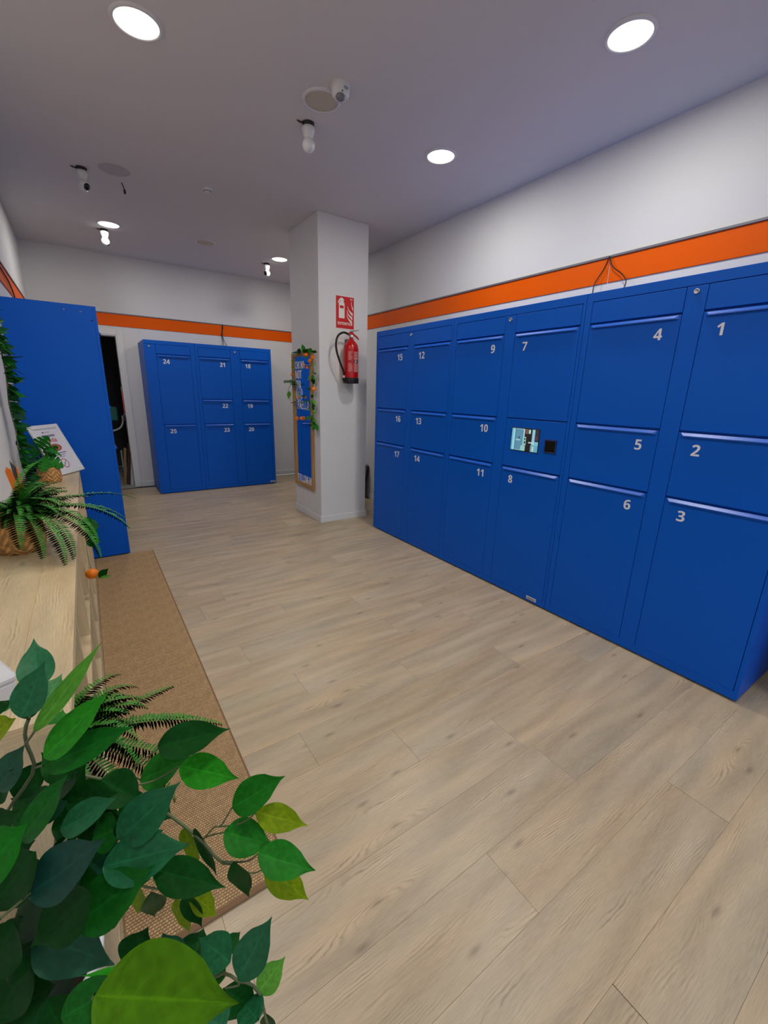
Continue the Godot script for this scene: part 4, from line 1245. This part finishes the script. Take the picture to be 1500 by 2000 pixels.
	for k in 34:
		var a := deg_to_rad(rng.randf_range(15, 165))
		var o := add_mesh("frond", kinds[k % 4], M.fern, g)
		var s := rng.randf_range(0.55, 0.95)
		o.transform = Transform3D(Basis(Vector3.UP, a) * Basis(Vector3.RIGHT, rng.randf_range(-0.3, 0.35)) * Basis.from_scale(Vector3(s, s, s)), Vector3(0.03, 0.11, rng.randf_range(-0.03, 0.03)))
	for q in [[95, 0.33, 0.5, -0.1], [112, 0.30, 0.2, 0.0], [80, 0.40, 0.7, 0.05], [66, 0.36, 0.9, -0.15], [60, 0.36, 1.2, -0.25], [40, 0.28, 1.2, -0.3]]:
		var o := add_mesh("frond", frond(q[1], q[2], 400 + int(q[0]), q[3]), M.fern, g)
		o.transform = Transform3D(Basis(Vector3.UP, deg_to_rad(q[0])), Vector3(0.05, 0.12, 0))
	# vine hanging down the left wall
	var v := thing("hanging_vine", "leafy green vine hanging down the left wall to the shelf", "plant", Vector3.ZERO)
	var path := [Vector3(-0.385, 1.78, -3.05), Vector3(-0.356, 1.60, -3.36), Vector3(-0.356, 1.45, -3.36), Vector3(-0.372, 1.30, -3.40), Vector3(-0.364, 1.15, -3.38), Vector3(-0.368, 1.0, -3.36), Vector3(-0.36, 0.86, -3.38), Vector3(-0.355, 0.80, -3.36)]
	part("stem", piped(path, 0.004), M.stem, v)
	var cv := Curve3D.new()
	for p in path:
		cv.add_point(p)
	rng.seed = 61
	for k in 165:
		var p := cv.sample_baked(cv.get_baked_length() * (k + 0.5) / 165.0)
		var a := rng.randf_range(-1.9, 1.4)
		var dir := Vector3(cos(a) * 0.8 + 0.35, rng.randf_range(-1.0, 0.35), sin(a) * 1.1).normalized()
		if p.x + dir.x * 0.07 < X_LEFT + 0.012:
			dir.x = absf(dir.x)
		var len := rng.randf_range(0.060, 0.105)
		leaf(v, ["D", "M2", "B2", "M", "D", "B"][rng.randi() % 6], p, p + dir * len, len * rng.randf_range(0.30, 0.46), rng.randi_range(-70, 70), 0.12)

func split_leaf(p: Node3D, tone: String, b: Vector3, t: Vector3, width: float, roll: int) -> void:
	# heart-shaped blade with slits cut in from the margin
	var st := begin()
	st.set_smooth_group(0)
	for side in [-1.0, 1.0]:
		var n := 24
		for k in n:
			var t0 := float(k) / n
			var t1 := float(k + 1) / n
			var pts := []
			for tt in [t0, t1]:
				var w := 0.5 * pow(sin(PI * pow(clampf(tt * 0.93 + 0.05, 0, 1), 0.62)), 0.7)
				var slit := 1.0
				if k % 6 == 5 and tt > 0.2 and tt < 0.9:
					slit = 0.42
				for s in [0.0, 0.5, 1.0]:
					pts.append(Vector3(side * s * w * slit, 0.18 * s * w - 0.25 * tt * tt - 0.10 * s * s * w, tt))
			grid(st, pts, 2, 1, side < 0)
	var z := (t - b)
	var length := z.length()
	z = z.normalized()
	var ref := Vector3(0.45, 0.65, 0.6).normalized().rotated(z, deg_to_rad(roll))
	var x := ref.cross(z).normalized()
	var o := part("leaf", smooth_end(st), M["leaf" + tone], p)
	o.transform = Transform3D(Basis(x * width, z.cross(x) * length, z * length), b)

# ---------------------------------------------------------------- shelf, rug and small things
func shelf_unit(label: String, z0: float, z1: float, dividers: Array, boards: Array) -> void:
	var o := thing("shelf_unit", label, "shelf", Vector3(0, 0, 0), 0, "oak shelf units")
	var xb := X_LEFT + 0.002
	var xf := -0.105
	uv_grain = 2
	# top laid out of printed boards, each a strip of its own
	var top := part("top_panel", boxed(Vector3(xb, 0.752, z0), Vector3(xf, 0.7835, z1), 0.001), M.shelf, o)
	rng.seed = int(-z0 * 100)
	var ws := [xb, -0.315, -0.205, xf]
	for r in 3:
		var zz := z0
		for zj in boards[r] + [z1]:
			uv_off = Vector2(rng.randf_range(0.0, 0.4) - zz / 2.4, rng.randf_range(0.0, 0.8))
			var g := rng.randf_range(0.94, 1.06)
			tint = Color(g, g, g * 0.99)
			part("board", boxed(Vector3(ws[r] + 0.0002, 0.7834, zz + 0.0002), Vector3(ws[r + 1] - 0.0002, 0.785, zj - 0.0002), 0.0002), M.shelf, top)
			zz = zj
	tint = Color.WHITE
	uv_off = Vector2(0.1, 0.3)
	part("bottom_panel", boxed(Vector3(xb, 0.012, z0), Vector3(xf, 0.05, z1), 0.001), M.shelf, o)
	part("middle_shelf", boxed(Vector3(xb, 0.400, z0 + 0.018), Vector3(xf - 0.002, 0.418, z1 - 0.018), 0.001), M.shelf, o)
	uv_grain = 1
	for z in [z0, z1 - 0.018]:
		part("side_panel", boxed(Vector3(xb, 0.05, z), Vector3(xf, 0.752, z + 0.018), 0.001), M.shelf, o)
	for z in dividers:
		for yy in [[0.05, 0.400], [0.418, 0.752]]:
			part("divider", boxed(Vector3(xb, yy[0], z - 0.009), Vector3(xf - 0.002, yy[1], z + 0.009), 0.001), M.shelf, o)
	part("back_panel", boxed(Vector3(xb - 0.001, 0.05, z0 + 0.018), Vector3(xb + 0.004, 0.752, z1 - 0.018)), M.shelf, o)
	part("plinth", boxed(Vector3(xb, 0.0, z0 + 0.002), Vector3(xf - 0.004, 0.012, z1 - 0.002)), M.shelf, o)
	uv_off = Vector2.ZERO
	uv_grain = 0

func build_left_side() -> void:
	shelf_unit("near oak shelf unit with the dark fern in it, behind the ficus", -2.450, -0.947, [-2.0, -1.47], [[-1.7], [-2.0, -1.2], [-2.0]])
	shelf_unit("far oak shelf unit ending at the blue locker under the framed notice", -4.092, -2.452, [-2.88, -3.30, -3.70], [[-3.2], [-3.7, -2.7], [-3.1]])
	# runner
	var r := thing("jute_rug", "long narrow jute rug in front of the oak shelf units", "rug", Vector3.ZERO)
	part("weave", boxed(Vector3(-0.098, 0.0, -4.148), Vector3(0.332, 0.009, -0.948), 0.003), M.jute, r)
	var st := begin()
	box(st, Vector3(-0.098, 0.0, -0.954), Vector3(0.336, 0.0095, -0.936), 0.003)
	box(st, Vector3(0.326, 0.0, -4.148), Vector3(0.336, 0.0095, -0.954), 0.003)
	part("edge_binding", st, M.binding, r)
	# framed notice leaning on the shelf
	var e := Vector3(-0.519, 0, 0.855).normalized()
	var up := (Vector3.UP * cos(0.42) - Vector3(0.855, 0, 0.519) * sin(0.42)).normalized()
	var n := thing("framed_notice", "white framed notice leaning on the far end of the shelf", "picture frame", Vector3.ZERO)
	n.transform = Transform3D(Basis(-e, up, (-e).cross(up)), Vector3(-0.078, 0.7865, -4.052))
	# local x runs towards the locker, the frame hangs from x = -0.31 to 0
	var wf := 0.30
	var hf := 0.38
	for q in [[Vector3(-wf, 0, 0), Vector3(-wf + 0.03, hf, 0.016)], [Vector3(-0.03, 0, 0), Vector3(0, hf, 0.016)]]:
		part("frame_side", boxed(q[0], q[1], 0.003), M.trim_white, n)
	for y in [0.0, hf - 0.03]:
		part("frame_rail", boxed(Vector3(-wf + 0.03, y, 0.0), Vector3(-0.03, y + 0.03, 0.0155), 0.003), M.trim_white, n)
	var pp := begin()
	var q4 := [Vector3(-wf + 0.03, 0.03, 0.006), Vector3(-0.03, 0.03, 0.006), Vector3(-0.03, hf - 0.03, 0.006), Vector3(-wf + 0.03, hf - 0.03, 0.006)]
	for i in [0, 2, 1, 0, 3, 2]:
		pp.set_normal(Vector3(0, 0, 1))
		pp.set_uv(Vector2((q4[i].x + wf - 0.03) / (wf - 0.06), 1.0 - (q4[i].y - 0.03) / (hf - 0.06)))
		pp.add_vertex(q4[i])
	var sheet := part("sheet", pp, M.notice, n)
	part("backing", boxed(Vector3(-wf + 0.02, 0.02, 0.001), Vector3(-0.02, hf - 0.02, 0.0055)), M.plate, n)
	add_mesh("red_script", text_mesh("Paella", 0.030, 0.0004), M.ink_red, sheet, Transform3D(Basis(Vector3(1, 0, 0), Vector3(0.2, 1, 0), Vector3(0, 0, 1)), Vector3(-wf * 0.5, 0.262, 0.0064)))
	var ring := lathe([Vector2(0.031, 0.0), Vector2(0.031, 0.0006), Vector2(0.036, 0.0006), Vector2(0.036, 0.0)], 32)
	var rn := part("prohibition_ring", ring, M.ink_red, sheet)
	rn.rotation_degrees.x = 90
	rn.position = Vector3(-wf * 0.5, 0.082, 0.0062)
	var bar := part("prohibition_bar", boxed(Vector3(-0.032, -0.002, 0.0), Vector3(0.032, 0.002, 0.0006)), M.ink_dark, sheet)
	bar.position = Vector3(-wf * 0.5, 0.082, 0.0063)
	bar.rotation_degrees.z = 42
	# white box by the near end of the shelf
	var wb := thing("white_box", "flat white box on the near end of the oak shelf", "box", Vector3(-0.300, 0.785, -1.085), 24)
	part("body", boxed(Vector3(-0.085, 0.0, -0.070), Vector3(0.085, 0.040, 0.070), 0.004), M.plastic, wb)
	part("lid", boxed(Vector3(-0.088, 0.041, -0.073), Vector3(0.088, 0.058, 0.073), 0.005), M.plastic, wb)
	# single clementine sprig hooked on the shelf front
	var c := thing("clementine_sprig", "single orange clementine with ivy leaves hooked on the shelf front", "garland", Vector3.ZERO)
	clementine(c, Vector3(-0.080, 0.535, -2.39), 0.024)
	stem(c, [Vector3(-0.16, 0.7855, -2.66), Vector3(-0.104, 0.792, -2.64), Vector3(-0.085, 0.72, -2.60), Vector3(-0.088, 0.62, -2.48), Vector3(-0.080, 0.556, -2.39), Vector3(-0.070, 0.522, -2.37), Vector3(-0.045, 0.520, -2.36)], 0.0022)
	leaf(c, "D", Vector3(-0.055, 0.515, -2.37), Vector3(-0.010, 0.560, -2.36), 0.038, 20, 0.1)
	leaf(c, "L", Vector3(-0.050, 0.518, -2.36), Vector3(0.0, 0.530, -2.33), 0.018, 0, 0.05)
	rng.seed = 14
	for k in 16:
		var b := Vector3(-0.085 + rng.randf_range(-0.008, 0.02), rng.randf_range(0.62, 0.77), rng.randf_range(-2.75, -2.50))
		leaf(c, ["M", "D", "M2", "G"][k % 4], b, b + Vector3(rng.randf_range(0.01, 0.05), rng.randf_range(-0.07, -0.01), rng.randf_range(-0.03, 0.04)), 0.036, rng.randi_range(-30, 30), 0.1)

func build_small_things() -> void:
	# cable loops from the bands to the locker tops
	var xr := X_RIGHT - 0.012
	var c := thing("power_cable", "two black cable loops dropping from the orange band to the near locker", "cable", Vector3.ZERO)
	part("cable", piped([Vector3(xr - 0.01, 2.372, -1.868), Vector3(xr - 0.012, 2.30, -1.895), Vector3(xr - 0.02, 2.21, -1.945), Vector3(xr - 0.05, 2.12, -1.93), Vector3(xr - 0.13, 2.0, -1.88)], 0.0035), M.rubber, c)
	part("cable", piped([Vector3(xr - 0.01, 2.372, -1.866), Vector3(xr - 0.014, 2.30, -1.83), Vector3(xr - 0.022, 2.235, -1.75), Vector3(xr - 0.04, 2.16, -1.71), Vector3(xr - 0.13, 2.0, -1.76)], 0.0035), M.rubber, c)
	var d := thing("power_cable", "thin black cable hanging over the far orange band above door 21", "cable", Vector3.ZERO)
	part("cable", piped([Vector3(1.86, 2.36, Z_BACK + 0.02), Vector3(1.862, 2.30, Z_BACK + 0.018), Vector3(1.838, 2.21, Z_BACK + 0.02), Vector3(1.85, 2.12, Z_BACK + 0.03), Vector3(1.81, 2.0, Z_BACK + 0.10)], 0.0045), M.rubber, d)
	part("cable", piped([Vector3(1.862, 2.36, Z_BACK + 0.022), Vector3(1.85, 2.27, Z_BACK + 0.018), Vector3(1.855, 2.16, Z_BACK + 0.022), Vector3(1.885, 2.08, Z_BACK + 0.04), Vector3(1.89, 2.0, Z_BACK + 0.10)], 0.0035), M.rubber, d)
	var l := thing("power_cable", "black cable curving over the left orange band above the end-on locker", "cable", Vector3.ZERO)
	part("cable", piped([Vector3(X_LEFT + 0.016, 2.33, -3.9), Vector3(X_LEFT + 0.016, 2.27, -4.5), Vector3(X_LEFT + 0.018, 2.235, -5.0), Vector3(X_LEFT + 0.022, 2.16, -5.2), Vector3(X_LEFT + 0.04, 2.0, -5.2)], 0.005), M.rubber, l)
	# socket and leaning board behind the column
	var s := thing("power_socket", "white power socket low on the right wall behind the column", "socket", Vector3(X_RIGHT, 0.44, -5.02), -90)
	part("plate", boxed(Vector3(-0.042, -0.042, 0.0), Vector3(0.042, 0.042, 0.012), 0.003), M.plastic, s)
	part("well", lathe([Vector2(0.0005, 0.0008), Vector2(0.017, 0.0008), Vector2(0.020, 0.0025), Vector2(0.021, 0.0)], 24), M.lens_grey, s, Transform3D(Basis(Vector3.RIGHT, PI / 2), Vector3(0, 0, 0.012)))
	var b := thing("leaning_board", "dark grey board leaning on the wall behind the column", "board", Vector3(X_RIGHT - 0.105, 0.0, -5.20))
	part("panel", boxed(Vector3(-0.012, 0.0, -0.30), Vector3(0.004, 0.46, 0.26), 0.002), M.board_dark, b)
	part("edge_strip", boxed(Vector3(-0.014, 0.0, 0.26), Vector3(0.006, 0.46, 0.266), 0.001), M.black, b)
	b.rotation_degrees.z = -11.5
	# store room clutter seen through the doorway
	var ch := thing("office_chair", "teal chair with a pale curved armrest in the dark store room", "chair", Vector3(0.215, 0.0, -7.92), 4)
	part("backrest", boxed(Vector3(-0.20, 0.90, -0.02), Vector3(0.185, 1.115, 0.02), 0.02), M.teal, ch)
	part("seat", boxed(Vector3(-0.22, 0.44, -0.02), Vector3(0.10, 0.50, 0.30), 0.02), M.black, ch)
	part("armrest", piped([Vector3(0.24, 0.98, 0.02), Vector3(0.235, 0.90, 0.05), Vector3(0.19, 0.81, 0.08), Vector3(0.10, 0.765, 0.10), Vector3(0.0, 0.755, 0.10)], 0.014), M.pale, ch)
	part("back_strut", boxed(Vector3(-0.02, 0.46, -0.03), Vector3(0.02, 0.92, -0.015), 0.004), M.black, ch)
	for q in [[-0.18, 0.02], [0.16, 0.02], [-0.18, 0.36], [0.16, 0.36]]:
		part("leg", piped([Vector3(q[0], 0.45, q[1]), Vector3(q[0], 0.2, q[1]), Vector3(q[0] * 1.1, 0.0, q[1])], 0.012), M.pale, ch)
	var bx := thing("storage_box", "grey cardboard box under the teal chair in the store room", "box", Vector3(0.16, 0.0, -7.40))
	part("body", boxed(Vector3(-0.12, 0.0, -0.10), Vector3(0.10, 0.26, 0.10), 0.003), M.tile_grey, bx)
	part("flap", boxed(Vector3(-0.12, 0.26, 0.0), Vector3(0.10, 0.268, 0.13), 0.002), M.board_tan, bx)
	var k := 0
	for q in [["tan board leaning leftmost inside the store room doorway", M.board_tan, 0.34, 0.55, 0.035], ["brown board leaning in the middle inside the store room doorway", M.board_brown, 0.385, 0.62, 0.03], ["grey board leaning nearest the frame inside the store room doorway", M.pale, 0.43, 0.56, 0.04]]:
		var o := thing("leaning_plank", q[0], "board", Vector3(q[2], 0.0, -7.34 + 0.02 * k), 0)
		part("board", boxed(Vector3(-q[4] * 0.5, 0.0, -0.06), Vector3(q[4] * 0.5, q[3], 0.0), 0.002), q[1], o)
		o.rotation_degrees = Vector3(0, 0, -6.5)
		k += 1
	var ly := thing("hanging_lanyard", "red lanyard with keys hanging on the doorway edge", "lanyard", Vector3(0.452, 1.22, Z_BACK - 0.02))
	part("strap", boxed(Vector3(-0.014, -0.16, -0.004), Vector3(-0.002, 0.14, 0.004), 0.001), M.red, ly)
	part("key_ring", piped([Vector3(-0.008, -0.16, 0), Vector3(-0.022, -0.185, 0), Vector3(-0.008, -0.21, 0), Vector3(0.002, -0.185, 0), Vector3(-0.008, -0.16, 0.001)], 0.004), M.steel, ly)
	part("tag", boxed(Vector3(-0.026, -0.27, -0.006), Vector3(0.0, -0.20, 0.006), 0.003), M.black, ly)
	part("hook", piped([Vector3(0.003, 0.20, 0), Vector3(-0.012, 0.19, 0), Vector3(-0.012, 0.16, 0), Vector3(-0.006, 0.135, 0)], 0.0035), M.steel, ly)

# ---------------------------------------------------------------- start
const LAMP_ENERGY := 1.05
const LAMP_COLOR := Color(1.0, 0.985, 0.955)

func _ready() -> void:
	var cam := Camera3D.new()
	cam.name = "camera"
	cam.fov = 100.48
	cam.near = 0.02
	cam.far = 60.0
	cam.basis = Basis(Vector3(0.82686065, 0.02581306, 0.56181416), Vector3(0.13036187, 0.9629433, -0.23610586), Vector3(-0.54708979, 0.26846579, 0.79285489))
	cam.position = Vector3(0, 1.4246, 0)
	cam.current = true
	add_child(cam)
	var env := Environment.new()
	env.background_mode = Environment.BG_SKY
	var sky_mat := ProceduralSkyMaterial.new()
	sky_mat.sky_top_color = Color(0.62, 0.74, 0.92)
	sky_mat.sky_horizon_color = Color(0.84, 0.89, 0.96)
	sky_mat.ground_bottom_color = Color(0.42, 0.42, 0.42)
	sky_mat.ground_horizon_color = Color(0.60, 0.62, 0.64)
	env.sky = Sky.new()
	env.sky.sky_material = sky_mat
	env.background_energy_multiplier = 1.9
	env.tonemap_mode = Environment.TONE_MAPPER_LINEAR
	env.tonemap_exposure = 1.08
	env.sdfgi_enabled = true
	env.ssao_enabled = true
	env.ssil_enabled = true
	var we := WorldEnvironment.new()
	we.name = "world"
	we.environment = env
	add_child(we)

	make_materials()
	make_leaf_meshes()
	build_room()
	build_lockers()
	build_ceiling()
	build_column_things()
	build_left_side()
	build_shelf_plants()
	build_ficus()
	build_garland()
	build_small_things()
